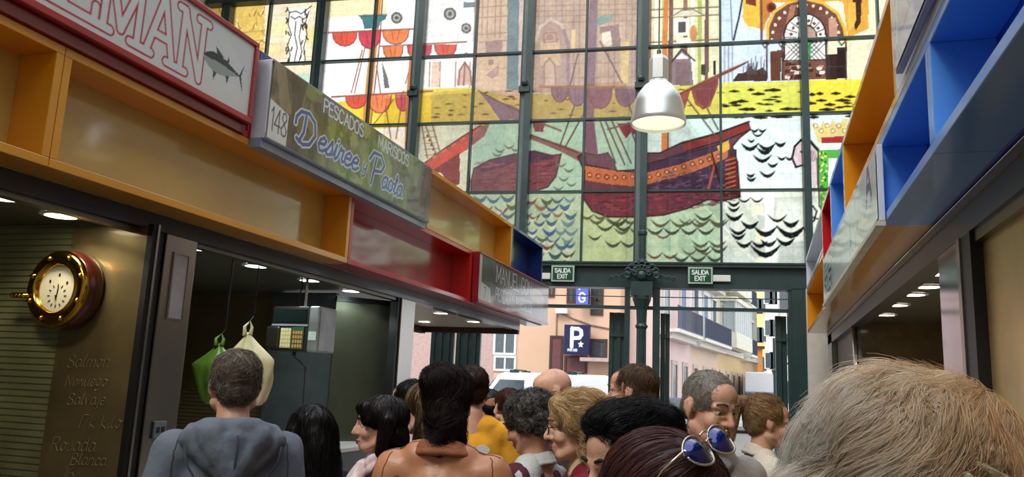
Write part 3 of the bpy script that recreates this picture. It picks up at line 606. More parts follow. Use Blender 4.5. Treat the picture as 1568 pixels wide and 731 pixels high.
# the receding row of houses on the left of the street
ang = math.radians(7.7); SD = Vector((math.sin(ang), math.cos(ang), 0)); SN = Vector((math.cos(ang), -math.sin(ang), 0))
S_O = at(1004, 560, Y=34); S_O.z = 0
SMX = Matrix.Identity(4)
for r in range(3): SMX[r][0] = SD[r]; SMX[r][1] = SN[r]; SMX[r][3] = S_O[r]      # x along the street, y out over the street
def sx(u, v=560):      # distance along the row and height, for a point of its front plane
    d = Vector(ray(u, v)); t_ = (S_O-Vector((0,0,CH))).dot(SN)/d.dot(SN); p = Vector((0,0,CH))+d*t_; return (p-S_O).dot(SD), p.z
M_balc = mat('balcony_iron', (64,72,96), .5)
def row_house(u0, u1, col, lab, wins, ground=4.2, H=15, dep=4, balc=None, gcol=None, gal=False):
    a, b = sx(u0)[0], sx(u1)[0]; t = thing('town_house', lab, 'building', S_O + SD*a); t.rotation_euler = (0,0,PI/2-ang)
    # local x along the street, local y away from it (into the house): street side is -y
    L_ = b-a; m0 = mat('front_'+'_'.join(map(str, col)), col, .85, vary=.05, scale=.6)
    MB().box((0,0,ground),(L_,dep,H)).build('wall', m0, t)
    g = MB().box((0,.0,0),(L_,dep,ground)); g.build('ground_floor', mat('front_'+'_'.join(map(str, gcol or col)), gcol or col, .85), t)
    MB().box((0,-.25,ground-.15),(L_,0,ground+.12)).build('cornice', mat('cornice_stone', (226,220,212), .8), t); MB().box((0,-.3,H-.4),(L_,0,H)).build('eaves', mat('cornice_stone', (226,220,212), .8), t)
    n = max(1, int(L_/wins)); w = L_/n
    for fl in range(3):
        z = ground+.35+fl*3.3
        for k in range(n):
            xc = w*(k+.5); f = MB().box((xc-.62,-.08,z),(xc-.5,.02,z+2.3)).box((xc+.5,-.08,z),(xc+.62,.02,z+2.3)).box((xc-.7,-.12,z+2.3),(xc+.7,.02,z+2.5))
            q = f.build('window_frame', M_frame, t); MB().box((xc-.5,-.04,z),(xc+.5,.02,z+2.3)).build('shutter', mat('blue_grey_shutter', (112,134,160), .6) if (k+fl) % 2 else M_glassd, q)
        if balc:
            for (xa, xb) in balc:
                xa *= L_; xb *= L_; s_ = MB().box((xa,-.8,z-.35),(xb,0,z-.2)).box((xa+.15,-.5,z-.6),(xb-.15,0,z-.35)).build('balcony_slab', mat('cornice_stone', (226,220,212), .8), t)
                r_ = MB().box((xa,-.8,z+.75),(xb,-.76,z+.8)).box((xa,-.8,z-.2),(xb,-.76,z-.14)); x = xa
                while x < xb: r_.box((x,-.79,z-.2),(x+.03,-.77,z+.78)); x += .13
                r_.build('railing', M_balc, s_)
    if gal:
        for fl in range(2):
            z = ground+.2+fl*3.3; q = MB().box((L_*.1,-.9,z),(L_*.7,0,z+.9)).box((L_*.08,-.95,z+2.7),(L_*.72,0,z+2.95)).build('bay_window', mat('bay_cream', (226,222,204), .6), t)
            MB().box((L_*.12,-.85,z+.9),(L_*.68,-.1,z+2.7)).build('bay_glass', mat('bay_pane', (186,200,206), .2), q)
            bb = MB(); x = L_*.1
            while x < L_*.7: bb.box((x,-.9,z+.9),(x+.12,-.8,z+2.7)); x += .8
            bb.build('bay_bars', M_frame, q)
    n2 = max(1, int(L_/1.9))
    for k in range(n2):
        xc = L_*(k+.5)/n2; d = MB().box((xc-.55,-.06,0),(xc-.42,.02,2.9)).box((xc+.42,-.06,0),(xc+.55,.02,2.9)).box((xc-.55,-.06,2.9),(xc+.55,.02,3.1)).build('door_frame', mat('door_stone', (196,182,170), .8), t)
        MB().box((xc-.42,-.02,0),(xc+.42,.03,2.9)).build('door_leaf', M_glassd if k % 3 else M_dark, d)
row_house(1004, 1056, (226,200,196), 'nearest pale pink town house with iron balcony left of the street', 2.6, dep=1.3, balc=[(.1,.9)])
row_house(1056, 1099, (222,218,222), 'white town house with continuous balcony beyond the pink one', 2.1, dep=1.3, balc=[(.0,1)], gcol=(220,196,176))
row_house(1099, 1142, (214,208,184), 'cream town house with glazed bay windows halfway down the street', 3.2, gal=True, gcol=(214,186,140), balc=[(.75,1)])
row_house(1142, 1160, (200,206,196), 'grey green town house near the far end of the street', 5, gcol=(206,180,150))
# far end of the street
def far_house(u0, u1, Y, H, col, lab, n=3):
    a = at(u0,600,Y=Y).x; b = at(u1,600,Y=Y).x; t = thing('far_house', lab, 'building', (a,Y,0)); L_ = b-a
    MB().box((0,0,0),(L_,8,H)).build('wall', mat('front_'+'_'.join(map(str, col)), col, .85, vary=.05, scale=.4), t)
    MB().box((-.2,-.3,H),(L_+.2,8,H+.4)).build('roof', mat('cornice_stone', (226,220,212), .8), t)
    for k in range(n):
        for fl in range(int(H/3.4)):
            x = L_*(k+.5)/n; z = 1.2+fl*3.3; q = MB().box((x-.5,-.06,z),(x+.5,.02,z+1.7)).build('window_frame', M_frame, t); MB().box((x-.38,-.09,z+.1),(x+.38,-.05,z+1.6)).build('window_pane', M_glassd, q)
far_house(1152, 1173, 96, 24, (244,214,150), 'tall pale yellow house closing the far end of the street')
far_house(1175, 1200, 86, 15, (232,228,224), 'white house beside the yellow one at the street end')
far_house(1196, 1290, 60, 16, (236,232,226), 'pale house on the right side of the street', 5)
t = thing('kiosk', 'small orange brown kiosk below the yellow house', 'kiosk', at(1160,600,Y=80)); t.location.z = 0
MB().box((-.3,0,0),(.5,1.2,6.2)).box((-.9,-.4,2.4),(.9,1.2,3.4)).build('body', mat('kiosk_orange', (196,120,40), .7), t); MB().box((-.5,-.3,6.2),(.7,1.4,6.4)).build('roof', M_dark, t)
# street lanterns on brackets at the right jamb
for (u, v, lab) in ((1192,573,'black wall lantern left of the doorway jamb'), (1222,552,'black wall lantern right of the doorway jamb')):
    p = at(u, v, Y=24); t = thing('street_lantern', lab, 'lantern', p)
    sg = -1 if u < 1200 else 1
    MB().lathe([(.02,-.28),(.10,-.22),(.17,.05),(.19,.09),(.08,.2),(.02,.26)], 8).build('lamp_housing', M_iron, t)
    MB().tube([(0,0,.2),(sg*-.25,0,.3),(sg*-.5,0,.1),(sg*-.62,0,-.1)], .025, 6).tube([(sg*-.62,0,.6),(sg*-.62,0,-p.z)], .05, 8).build('bracket', M_iron, t)

# ---- vehicles
def loft(mb, secs):
    n = len(secs[0]); vs = [p for s_ in secs for p in s_]; fs = []
    for i in range(len(secs)-1):
        for k in range(n): fs.append((i*n+k, i*n+(k+1) % n, (i+1)*n+(k+1) % n, (i+1)*n+k))
    fs.append(tuple(range(n))[::-1]); fs.append(tuple((len(secs)-1)*n+k for k in range(n))); return mb.add(vs, fs)
def vehicle(name, lab, cat, loc, rz, prof, W, belt, roofw, bodym, wheels, glass, extra=None):
    """prof: side outline (x, z) going round; body narrows above the belt line"""
    t = thing(name, lab, cat, loc, rz); secs = []
    for f in (-1, -.94, -.5, 0, .5, .94, 1):
        s_ = []
        for x, z in prof:
            k = 1 if z <= belt else 1-(1-roofw)*min(1, (z-belt)/.5)
            e = 1 if abs(f) < .97 else .985
            s_.append((x*e, f*W/2*k, z*e if z > belt else z))
        secs.append(s_)
    o = loft(MB(), secs).build('body', bodym, t, smooth=True, bevel=.03); 
    o.modifiers.new('split', 'EDGE_SPLIT').split_angle = .6
    for x in wheels:
        for s_ in (-1, 1):
            M_ = Matrix.Translation((x, s_*(W/2-.10), .33)) @ Matrix.Rotation(PI/2, 4, 'X')
            w_ = MB().lathe([(.20,-.11),(.32,-.11),(.335,-.06),(.335,.06),(.32,.11),(.20,.11)], 24, M_).build('wheel', mat('tyre_rubber', (28,28,30), .8), t)
            MB().lathe([(0,-.105),(.2,-.1),(.2,.1),(0,.105)], 18, M_, cap=False).build('hub_cap', mat('hub_metal', (170,172,176), .35, metal=.8), w_)
    for nm, quad in glass: 
        n_ = (Vector(quad[1])-Vector(quad[0])).cross(Vector(quad[2])-Vector(quad[0])).normalized()*.012
        MB().add([Vector(p)-n_ for p in quad]+[Vector(p)+n_ for p in quad], [(0,1,2,3),(7,6,5,4),(0,4,5,1),(1,5,6,2),(2,6,7,3),(3,7,4,0)]).build(nm, M_glassd, t)
    return t
M_vanw = mat('vehicle_white', (226,230,234), .3, vary=.02, coat=.6)
pv = at(835, 600, Y=28.0)
vprof = [(-2.55,.35),(-2.6,1.0),(-2.5,1.95),(-2.3,2.12),(1.3,2.12),(1.55,2.02),(2.05,1.25),(2.6,1.08),(2.75,.75),(2.72,.35)]
W = 1.8; y = -W/2-.012; yk = -W/2*.93-.03
v = vehicle('delivery_van', 'white delivery van with black roof bars parked across the street', 'van', (pv.x,28,0), PI, vprof, W, 1.2, .88, M_vanw, (-1.6,1.75), [('windscreen', [(1.62,-.74,1.92),(2.08,-.84,1.28),(2.08,.84,1.28),(1.62,.74,1.92)])])
for s_ in (-1, 1):
    MB().add([(.55,s_*.90,1.28),(1.85,s_*.90,1.28),(1.45,s_*.815,1.85),(.55,s_*.815,1.85),(.55,s_*.89,1.28),(1.85,s_*.89,1.28),(1.45,s_*.80,1.85),(.55,s_*.80,1.85)], [(0,1,2,3),(4,5,6,7),(0,1,5,4),(2,3,7,6)]).build('side_window', M_glassd, v)
for x in (-1.15, .95):
    MB().tube([(x,-.78,2.10),(x,-.74,2.2),(x,.74,2.2),(x,.78,2.10)], .03, 8).box((x-.16,-.78,2.10),(x+.16,-.66,2.2)).box((x-.16,.66,2.10),(x+.16,.78,2.2)).build('roof_bar', M_iron, v)
c = Canvas(0,0,.8,.6,.01,(226,230,234))
c.text('ii', .3,.3,.22,.03,(90,96,110)); c.line([(.2,.2),(.35,.05),(.6,.1)], .025, (90,96,110), raw=True); c.line([(.25,.12),(.5,.2)], .02, (90,96,110), raw=True)
c.build('side_print', (1.9,.905,1.0), (-1,0,0), (0,-.17,.98), attr_mat('print', rough=.4), v)
cprof = [(-2.0,.3),(-2.1,.7),(-2.0,.95),(-1.75,1.05),(-1.35,1.42),(.35,1.47),(1.05,1.0),(1.9,.85),(2.05,.6),(2.0,.28)]
def car(lab, u, Y, rz, m_):
    p = at(u, 600, Y=Y)
    v = vehicle('car', lab, 'car', (p.x,Y,0), rz, cprof, 1.75, .95, .80, m_, (-1.3,1.3), [('windscreen', [(.42,-.62,1.42),(1.06,-.78,1.02),(1.06,.78,1.02),(.42,.62,1.42)])])
    for s_ in (-1,1):
        MB().add([(-1.5,s_*.85,1.03),(.9,s_*.85,1.03),(.3,s_*.73,1.38),(-1.2,s_*.73,1.36),(-1.5,s_*.83,1.03),(.9,s_*.83,1.03),(.3,s_*.71,1.38),(-1.2,s_*.71,1.36)], [(0,1,2,3),(4,5,6,7),(0,1,5,4),(2,3,7,6)]).build('side_window', M_glassd, v)
        MB().box((1.93,s_*.55-.18,.6),(2.06,s_*.55+.18,.76)).build('headlamp', mat('lamp_clear', (230,232,236), .15), v)
    MB().box((1.95,-.4,.38),(2.07,.4,.55)).build('grille', mat('grille_black', (30,32,36), .5), v)
    MB().box((2.05,-.26,.42),(2.085,.26,.53)).build('number_plate', M_white, v)
car('white car facing the market at the right of the street', 1145, 40, -PI/2+.12, M_vanw)
car('dark blue car parked left of the street behind the shutter', 1040, 31, -PI/2-.1, mat('vehicle_blue', (70,92,140), .3, vary=.03, coat=.6))
p = at(1171, 600, Y=57); t = thing('box_truck', 'white box truck with blue lower side at the far end', 'truck', (p.x,51,0))
MB().box((-1.15,0,1.9),(1.15,5,3.1)).build('cargo_box', M_vanw, t, bevel=.05)
MB().box((-1.1,-.4,.5),(1.1,5,1.9)).build('cab', mat('vehicle_blue', (70,92,140)), t, bevel=.08); MB().box((-.95,-.42,1.3),(.95,-.38,1.85)).build('windscreen', M_glassd, t)
for x in (-.9,.9): MB().lathe([(.1,-.12),(.42,-.12),(.45,0),(.42,.12),(.1,.12)], 18, Matrix.Translation((x,.6,.45)) @ Matrix.Rotation(PI/2, 4, 'Y')).build('wheel', mat('tyre_rubber', (28,28,30), .8), t)
# ============================================================ MARKET STALLS
XL, XLB = -3.80, -4.10; XR, XRB = .74, 1.04; ZA, ZM, ZU = 2.70, 3.42, 4.17
Y_ = (226,158,20); M_yel = mat('yellow_lacquer', (222,150,22), .3, vary=.06, scale=1.2, coat=.7); M_yelb = mat('yellow_panel', (206,174,92), .25, vary=.14, scale=.9, coat=1)  # back panel yellow is paled, its reflection put into the colour
M_red = mat('red_lacquer', (190,22,26), .3, vary=.06, scale=1.2, coat=.7); M_redb = mat('red_panel', (176,34,28), .2, vary=.1, coat=1)
M_blue = mat('blue_lacquer', (88,156,238), .35, vary=.05, scale=1.2, coat=.4); M_blued = mat('deep_blue_panel', (18,66,200), .3, vary=.06, coat=.6)
M_navyb = mat('navy_lacquer', (26,52,128), .3, coat=.5); M_wht = mat('white_lacquer', (206,212,222), .35, coat=.3, vary=.03)
M_steel = mat('brushed_steel', (168,164,158), .26, metal=1, vary=.12, scale=3, stretch=(1,1,.15)); M_steeld = mat('dull_steel', (120,118,108), .38, metal=1, vary=.12, scale=2)
M_blk = mat('black_profile', (20,22,24), .45); M_dgrey = mat('dark_lintel', (44,46,52), .4, coat=.3)
def canopy_box(side, y0, y1, z0, z1, m, mb, lab, t=.055, grp=None):
    """open display box of the canopy: back panel, boards top, bottom and ends"""
    if side == 'L': xf, xb = XL, XLB
    else: xf, xb = XR, XRB
    s_ = 1 if side == 'L' else -1
    o = thing('canopy_box', lab, 'display box', (xf, (y0+y1)/2, z0), 0, grp); L_ = (y1-y0)/2; H = z1-z0; d = xb-xf; e = .002
    MB().box((d-s_*.0,-L_+e,e),(d+s_*.03,L_-e,H-e)).build('back_panel', mb, o)
    MB().box((0,-L_+e,e),(d+s_*.03,L_-e,t)).build('bottom_board', m, o, bevel=.004)
    MB().box((0,-L_+e,H-t),(d+s_*.03,L_-e,H-e)).build('top_board', m, o, bevel=.004)
    for a in (-1, 1): MB().box((.0,a*(L_-e),t),(d+s_*.03,a*(L_-t),H-t)).build('end_board', m, o, bevel=.004)
    return o
G_L = 'canopy boxes over the left stalls'; G_R = 'canopy boxes over the right stalls'
canopy_box('L', -.10, 3.35, ZA, ZM, M_yel, M_yelb, 'yellow open canopy box at the near end of the left row', grp=G_L)
canopy_box('L', 3.35, 6.78, ZA, ZM, M_yel, M_yelb, 'long yellow open canopy box below the red framed fish sign', grp=G_L)
canopy_box('L', 6.78, 10.20, ZA, ZM, M_red, M_redb, 'red open canopy box between yellow box and grey sign', grp=G_L)
canopy_box('L', 10.20, 14.0, ZA, ZM, M_red, M_redb, 'red canopy box behind the far grey fishmonger sign', grp=G_L)
canopy_box('L', 1.68, 5.12, ZM, ZU, M_red, M_redb, 'red canopy box behind the framed sign with red letters', grp=G_L)
canopy_box('L', 5.12, 8.60, ZM, ZU, M_navyb, M_navyb, 'navy canopy box behind the sign numbered 148', grp=G_L)
canopy_box('L', 8.60, 12.0, ZM, ZU, M_yel, M_yelb, 'yellow open canopy box on the upper tier beyond sign 148', grp=G_L)
canopy_box('L', 12.0, 13.9, ZM, ZU, M_navyb, M_navyb, 'dark blue canopy box at the far end of the upper tier', grp=G_L)
ZRM = 3.26; ZRU = 3.98
canopy_box('R', .6, 2.22, ZA, ZRM, M_blue, M_blued, 'blue open canopy box nearest the camera side of the right row', grp=G_R)
canopy_box('R', 2.22, 3.82, ZA, ZRM, M_blue, M_blued, 'large looking blue open canopy box at the right edge', grp=G_R)
canopy_box('R', 3.82, 5.42, ZA, ZRM, M_blue, M_blued, 'blue open canopy box next to the white sign', grp=G_R)
canopy_box('R', 5.42, 10.5, ZA, ZRM, M_yel, M_yelb, 'yellow canopy box hidden behind the white lettered sign', grp=G_R)
canopy_box('R', 10.5, 14.4, ZA, 3.42, M_yel, M_yelb, 'yellow open canopy box at the far end of the right row', grp=G_R)
canopy_box('R', 1.5, 4.7, ZRM, ZRU, M_wht, M_wht, 'white canopy box behind the pale printed sign', grp=G_R)
canopy_box('R', 4.7, 7.70, ZRM, ZRU, M_yel, M_yelb, 'tall yellow open canopy box on the upper right tier', grp=G_R)
canopy_box('R', 7.70, 9.15, ZRM, ZRU, M_blue, M_blued, 'narrow blue canopy box beyond the upper yellow one', grp=G_R)
canopy_box('R', 9.15, 10.5, ZRM, ZRU, M_red, M_redb, 'narrow red canopy box beyond the upper blue one', grp=G_R)
canopy_box('R', 10.5, 14.4, 3.43, ZRU, M_wht, M_wht, 'white open canopy box at the far upper right', grp=G_R)
P_print = attr_mat('print_gloss', rough=.22, coat=.3)
M_rf = mat('sign_red_frame', (164,30,36), .3, coat=.6)
# ---- framed sign with the red outlined letters and a tuna
y0, y1, z0, z1 = 1.70, 5.0, 3.50, 4.16
t = thing('shop_sign', 'red framed white sign with outlined red letters and a tuna', 'sign', (XL+.005,0,0)); xs = .045
MB().box((0,y0,z0),(xs,y1,z1)).build('cabinet', M_rf, t)
fr = MB()
for a in (((xs,y0,z0),(xs+.03,y1,z0+.05)), ((xs,y0,z1-.04),(xs+.03,y1,z1)), ((xs,y1-.04,z0+.05),(xs+.03,y1,z1-.04)), ((xs,y0,z0+.05),(xs+.03,y0+.04,z1-.04))): fr.box(*a)
fr.build('frame', M_rf, t, bevel=.006)
MB().box((-.005,y0,ZM+.004),(xs-.02,y1,z0-.006)).build('base_rail', mat('deep_red', (128,10,24), .3, coat=.7), t)
Wd, Hd = y1-y0-.08, z1-z0-.09
c = Canvas(0,0,Wd,Hd,.007,(206,212,216))
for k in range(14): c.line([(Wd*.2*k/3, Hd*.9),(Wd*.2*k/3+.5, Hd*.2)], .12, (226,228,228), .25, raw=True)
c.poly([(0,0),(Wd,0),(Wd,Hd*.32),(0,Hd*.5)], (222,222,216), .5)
def slab(ch, x, h, y=.07):
    w = {'I':.12,'L':.30,'E':.30,'M':.46,'A':.38,'N':.40,'G':.34,'U':.36,'H':.36}[ch]*h/.5; st = .0; S = []
    f = lambda *p: [(x+a*w, y+b*h) for a, b in p]; s_ = .13
    if ch == 'I': S = [f((.5,0),(.5,1)), f((0,0),(1,0)), f((0,1),(1,1))]
    if ch == 'L': S = [f((.2,1),(.2,0),(1,0),(1,.25)), f((-.02,1),(.45,1)), f((-.02,0),(.4,0))]
    if ch == 'E': S = [f((.2,0),(.2,1)), f((-.02,1),(1,1),(1,.78)), f((-.02,0),(1,0),(1,.22)), f((.2,.5),(.7,.5))]
    if ch == 'M': S = [f((.12,0),(.12,1),(.5,.1),(.88,1),(.88,0)), f((-.04,0),(.28,0)), f((.72,0),(1.04,0)), f((-.04,1),(.14,1)), f((.86,1),(1.04,1))]
    if ch == 'A': S = [f((.06,0),(.5,1),(.94,0)), f((.22,.34),(.78,.34)), f((-.08,0),(.22,0)), f((.74,0),(1.1,0))]
    if ch == 'N': S = [f((.14,0),(.14,1),(.86,0),(.86,1)), f((-.06,0),(.34,0)), f((-.06,1),(.16,1)), f((.66,1),(1.06,1))]
    return S, w+.11
strokes = []; x = Wd-.72
word = 'ILEMAN'
LW = {'I':.10,'L':.26,'E':.28,'M':.36,'A':.27,'N':.27}; x = 4.44-y0-.04-sum(LW[q]+.022 for q in word)
for q in word:
    S, _w = slab(q, x, .43); k_ = LW[q]/({'I':.12,'L':.30,'E':.30,'M':.46,'A':.38,'N':.40}[q]*.86); strokes += [[(x+(a-x)*k_, b) for a, b in p_] for p_ in S]; x += LW[q]+.022
for s_ in strokes: c.line(s_, .075, (176,34,48), raw=True)
for s_ in strokes: c.line(s_, .048, (218,222,224), raw=True)
# tuna swimming left
fx, fy, L_ = 4.40-y0-.04, .27, .47
body = [(0,0),(.06,.05),(.18,.10),(.34,.12),(.55,.09),(.75,.04),(.88,.01),(.88,-.01),(.74,-.05),(.5,-.12),(.3,-.14),(.14,-.10),(.04,-.05)]
c.poly([(fx+a*L_, fy+b*L_*1.25) for a, b in body], (150,162,164), raw=True)
c.poly([(fx+a*L_, fy+b*L_*1.25) for a, b in body[:8]]+[(fx+.7*L_,fy+.0),(fx+.4*L_,fy+.01),(fx+.1*L_,fy)], (38,54,62), raw=True)
for pp_ in ([(.87,0),(1.0,.20),(.93,.02),(1.0,-.20)], [(.30,.12),(.26,.20),(.48,.11)], [(.55,.09),(.58,.16),(.62,.08)], [(.55,-.10),(.60,-.2),(.64,-.08)], [(.25,-.13),(.28,-.24),(.34,-.13)]):
    c.poly([(fx+a*L_, fy+b*L_*1.25) for a, b in pp_], (52,66,74), raw=True)
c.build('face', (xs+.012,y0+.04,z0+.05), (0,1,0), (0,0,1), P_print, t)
# ---- sign 148
y0, y1, z0, z1 = 5.09, 8.32, 3.42, 4.07
t = thing('shop_sign', 'white box sign numbered 148 with blue script over a green and brown photo', 'sign', (XL+.005,0,0)); xs = .135
MB().box((0,y0,z0),(xs,y1,z1)).build('cabinet', M_wht, t, bevel=.006)
MB().box((0,y0,z0-.07),(xs-.03,y1,z0)).build('base_rail', mat('rail_blue_grey', (128,146,174), .3, coat=.5), t)
MB().box((xs,y0,z0),(xs+.012,y1,z0+.045)).box((xs,y0,z1-.02),(xs+.012,y1,z1)).build('edge_strip', mat('strip_grey', (150,158,172), .35), t)
Wd, Hd = y1-y0-.02, z1-z0-.02
c = Canvas(0,0,Wd,Hd,.0065,(112,106,74)); R = random.Random(11)
for k in range(420):
    x = R.uniform(-.1,Wd); y = R.uniform(0,Hd); g = max(0, 1-abs(x/Wd-.55)*2.2)
    base = R.choice([(96,82,58),(128,112,84),(74,66,46),(150,132,100)]) if R.random() > g else R.choice([(140,160,70),(108,138,52),(172,184,104),(84,112,50)])
    if x/Wd > .88: base = R.choice([(96,82,60),(70,62,48),(120,100,76)])
    c.disc((x,y), R.uniform(.02,.11), base, R.uniform(.25,.7), ry=R.uniform(.02,.16), n=9)
c.poly([(.25,Hd),(.5,Hd),(.42,Hd*.55),(.36,.0),(.2,0),(.3,.5*Hd)], (60,50,38), .6); c.poly([(.02,Hd),(.16,Hd),(.30,.45*Hd),(.14,.42*Hd)], (176,158,128), .5)
c.poly([(0,.0),(.26,0),(.26,Hd*.42),(0,Hd*.50)], (226,226,222)); c.text('148', .03,.07,.19,.014,(70,74,82), adv=.62)
c.text('PESCADOS', .78, Hd*.76, .12, .040, (78,98,138), adv=.98); c.text('PESCADOS', .78, Hd*.76, .12, .018, (224,230,232), adv=.98)
c.text('MARISCOS', 1.84, Hd*.76, .12, .018, (214,222,212), adv=1.0)
def scr(wd, colr, al=1):
    D_ = [(.52,.34),(.50,.20),(.44,.10),(.40,.12),(.50,.09),(.60,.12),(.68,.22),(.66,.33),(.56,.38),(.44,.36),(.38,.30),(.37,.24)]
    c.line(D_, wd*1.1, colr, al, raw=True)
    x2 = c.text('esiree', .72, .12, .20, wd, colr, adv=1.12, slant=.28, al=al)
    x3 = c.text('y', x2+.08, .15, .13, wd*.7, colr, adv=1.1, slant=.3, al=al)
    c.line([(x3+.10,.08),(x3+.18,.36)], wd*1.1, colr, al, raw=True); c.line([(x3+.04,.31),(x3+.12,.40),(x3+.28,.41),(x3+.36,.33),(x3+.30,.25),(x3+.15,.22)], wd*1.1, colr, al, raw=True)
    c.text('aola', x3+.32, .10, .19, wd, colr, adv=1.02, slant=.28, al=al)
scr(.056, (214,222,232)); scr(.030, (70,98,160))
c.build('face', (xs+.014,y0+.01,z0+.01), (0,1,0), (0,0,1), P_print, t)
# ---- far sign on the left
y0, y1, z0, z1 = 10.24, 14.0, 2.76, 3.42
t = thing('shop_sign', 'grey brown printed fishmonger sign below the iron beam', 'sign', (XL+.01,0,0)); xs = .09
MB().box((0,y0,z0-.04),(xs,y1,z1)).build('cabinet', M_rf, t)
Wd, Hd = y1-y0, z1-z0-.03
c = Canvas(0,0,Wd,Hd,.009,(120,110,106))
for k in range(240): c.disc((R.uniform(0,Wd),R.uniform(0,Hd)), R.uniform(.03,.14), R.choice([(96,90,88),(140,128,120),(84,80,84),(126,98,90)]), .4, ry=R.uniform(.03,.2), n=8)
c.poly([(Wd*.8,0),(Wd,0),(Wd,Hd),(Wd*.74,Hd)], (150,96,90), .5); c.poly([(0,0),(.10,0),(.10,Hd),(0,Hd)], (200,200,194)); c.poly([(.1,0),(.55,0),(.5,.2),(.1,.25)], (206,214,206)); c.text('57', .16,.05,.14,.016,(80,120,100))
c.poly([(.1,.27),(.7,.30),(.5,Hd),(.1,Hd)], (84,96,78), .8); c.disc((Wd*.80,Hd*.62), .42, (206,190,170), .85, ry=.12); c.disc((Wd*.84,Hd*.50), .3, (190,150,130), .7, ry=.08)
for wd, cc in ((.05,(60,58,62)), (.024,(224,222,220))):
    c.text('MANUEL GON', .75, .34, .24, wd, cc, adv=1.0); c.text('PESCADOS MARISCOS', .75, .07, .18, wd*.8, cc, adv=.84)
c.build('face', (xs+.005,y0,z0+.005), (0,1,0), (0,0,1), P_print, t)
M_ed = MB().box((xs,y0,z0-.04),(xs+.02,y1,z0)).box((xs,y0,z1-.02),(xs+.02,y1,z1)).build('edge_strip', mat('pink_strip', (196,104,104), .35, coat=.4), t)
# ---- right sign (reads from the far end) and the near printed one
y0, y1, z0, z1 = 5.25, 9.95, 2.72, 3.19
t = thing('shop_sign', 'white sign with pale green and navy capitals over the right stall', 'sign', (XR-.004,0,0)); xs = -.036
MB().box((xs,y0,z0-.02),(0,y1,z1)).build('cabinet', M_wht, t, bevel=.005)
MB().box((xs-.02,y0,z0-.05),(0,y1,z0-.021)).build('edge_strip', mat('strip_pale', (200,196,180), .4), t)
Wd, Hd = y1-y0-.03, z1-z0-.03
c = Canvas(0,0,Wd,Hd,.009,(214,228,226))
for k in range(200): c.disc((R.uniform(0,Wd),R.uniform(Hd*.25,Hd)), R.uniform(.03,.10), R.choice([(186,216,204),(200,222,220),(176,204,200),(224,232,226)]), .5, n=8)
c.text('SOLER', .22, .05, .19, .04, (58,58,104), adv=1.35); c.text('PESCADERI', .25, .30, .15, .026, (96,140,132), adv=1.55)
c.text('A', 4.15, .20, .25, .06, (44,56,132), adv=1.6); c.line([(3.4,.05),(3.5,.16),(3.7,.20)], .04, (226,190,80), raw=True); c.line([(3.85,.04),(3.95,.10),(4.3,.07)], .03, (226,190,120), raw=True)
c.text('A', 3.0, .06, .22, .035, (96,110,130), adv=1.2)
c.build('face', (xs-.006,y1-.015,z0), (0,-1,0), (0,0,1), P_print, t)
y0, y1, z0, z1 = 1.6, 4.42, 3.32, 4.05
t = thing('shop_sign', 'pale lilac printed sign at the top right corner', 'sign', (XR-.004,0,0)); xs = -.036
MB().box((xs,y0,z0),(0,y1,z1)).build('cabinet', mat('lilac_grey', (150,152,186), .35, coat=.3), t, bevel=.005)
Wd, Hd = y1-y0-.02, z1-z0-.02
c = Canvas(0,0,Wd,Hd,.008,(178,180,206))
for r_ in (.17,.12,.07): c.line([(Wd*.0+.55+.9*r_*math.cos(a), .36+r_*1.4*math.sin(a)) for a in np.linspace(0,2*PI,22)], .016, (112,112,146), raw=True)
c.line([(0,.2),(.3,.12),(1.2,.22)], .012, (120,120,150), raw=True); c.line([(.10,.05),(.22,.7)], .06, (204,208,224), raw=True)
for z in (.10,.22,.34): c.disc((.10,z), .014, (90,96,130))
c.build('face', (xs-.006,y1-.01,z0+.01), (0,-1,0), (0,0,1), P_print, t)

# ---- stall structures: ceilings, lintels, back walls, pillars
M_ceil = mat('stall_ceiling', (92,90,78), .45, vary=.08, coat=.2); M_ceilp = mat('pale_stall_ceiling', (214,206,192), .4, vary=.05)
M_slat = mat('green_grey_slats', (128,130,92), .5, vary=.2, scale=3); M_pan = mat('bronze_steel', (132,116,80), .38, metal=.6, vary=.25, scale=2.5, bump=.06, bscale=60, coat=.3)
M_pand = mat('dark_green_steel', (92,96,80), .34, metal=.6, vary=.25, scale=2, coat=.3); M_olive = mat('olive_back_wall', (104,92,62), .55, vary=.15, scale=3)
MB().box((XLB-3.2,-.1,2.62),(XLB-.02,9.1,2.69)).build('ceiling_stalls_left', M_ceil, kind='structure')
MB().box((XLB-1.9,9.1,2.62),(XLB-.02,13.6,2.69)).build('ceiling_stall_far', M_ceilp, kind='structure')
MB().box((XLB-1.9,13.5,2.52),(XLB,13.6,2.62)).box((XLB-1.9,9.1,2.50),(XLB-1.8,13.6,2.62)).build('trim_stall_far', M_dark, kind='structure')
MB().box((XLB-.12,-.1,2.585),(XLB+.02,13.55,2.70)).build('trim_lintel_left', M_dgrey, kind='structure')
MB().box((XLB-.10,-.1,2.55),(XLB-.02,9.0,2.584)).build('trim_rail_left', M_steeld, kind='structure')
MB().box((XLB-3.3,-.1,0),(XLB-3.2,9.1,2.69)).build('wall_back_left', M_olive, kind='structure')
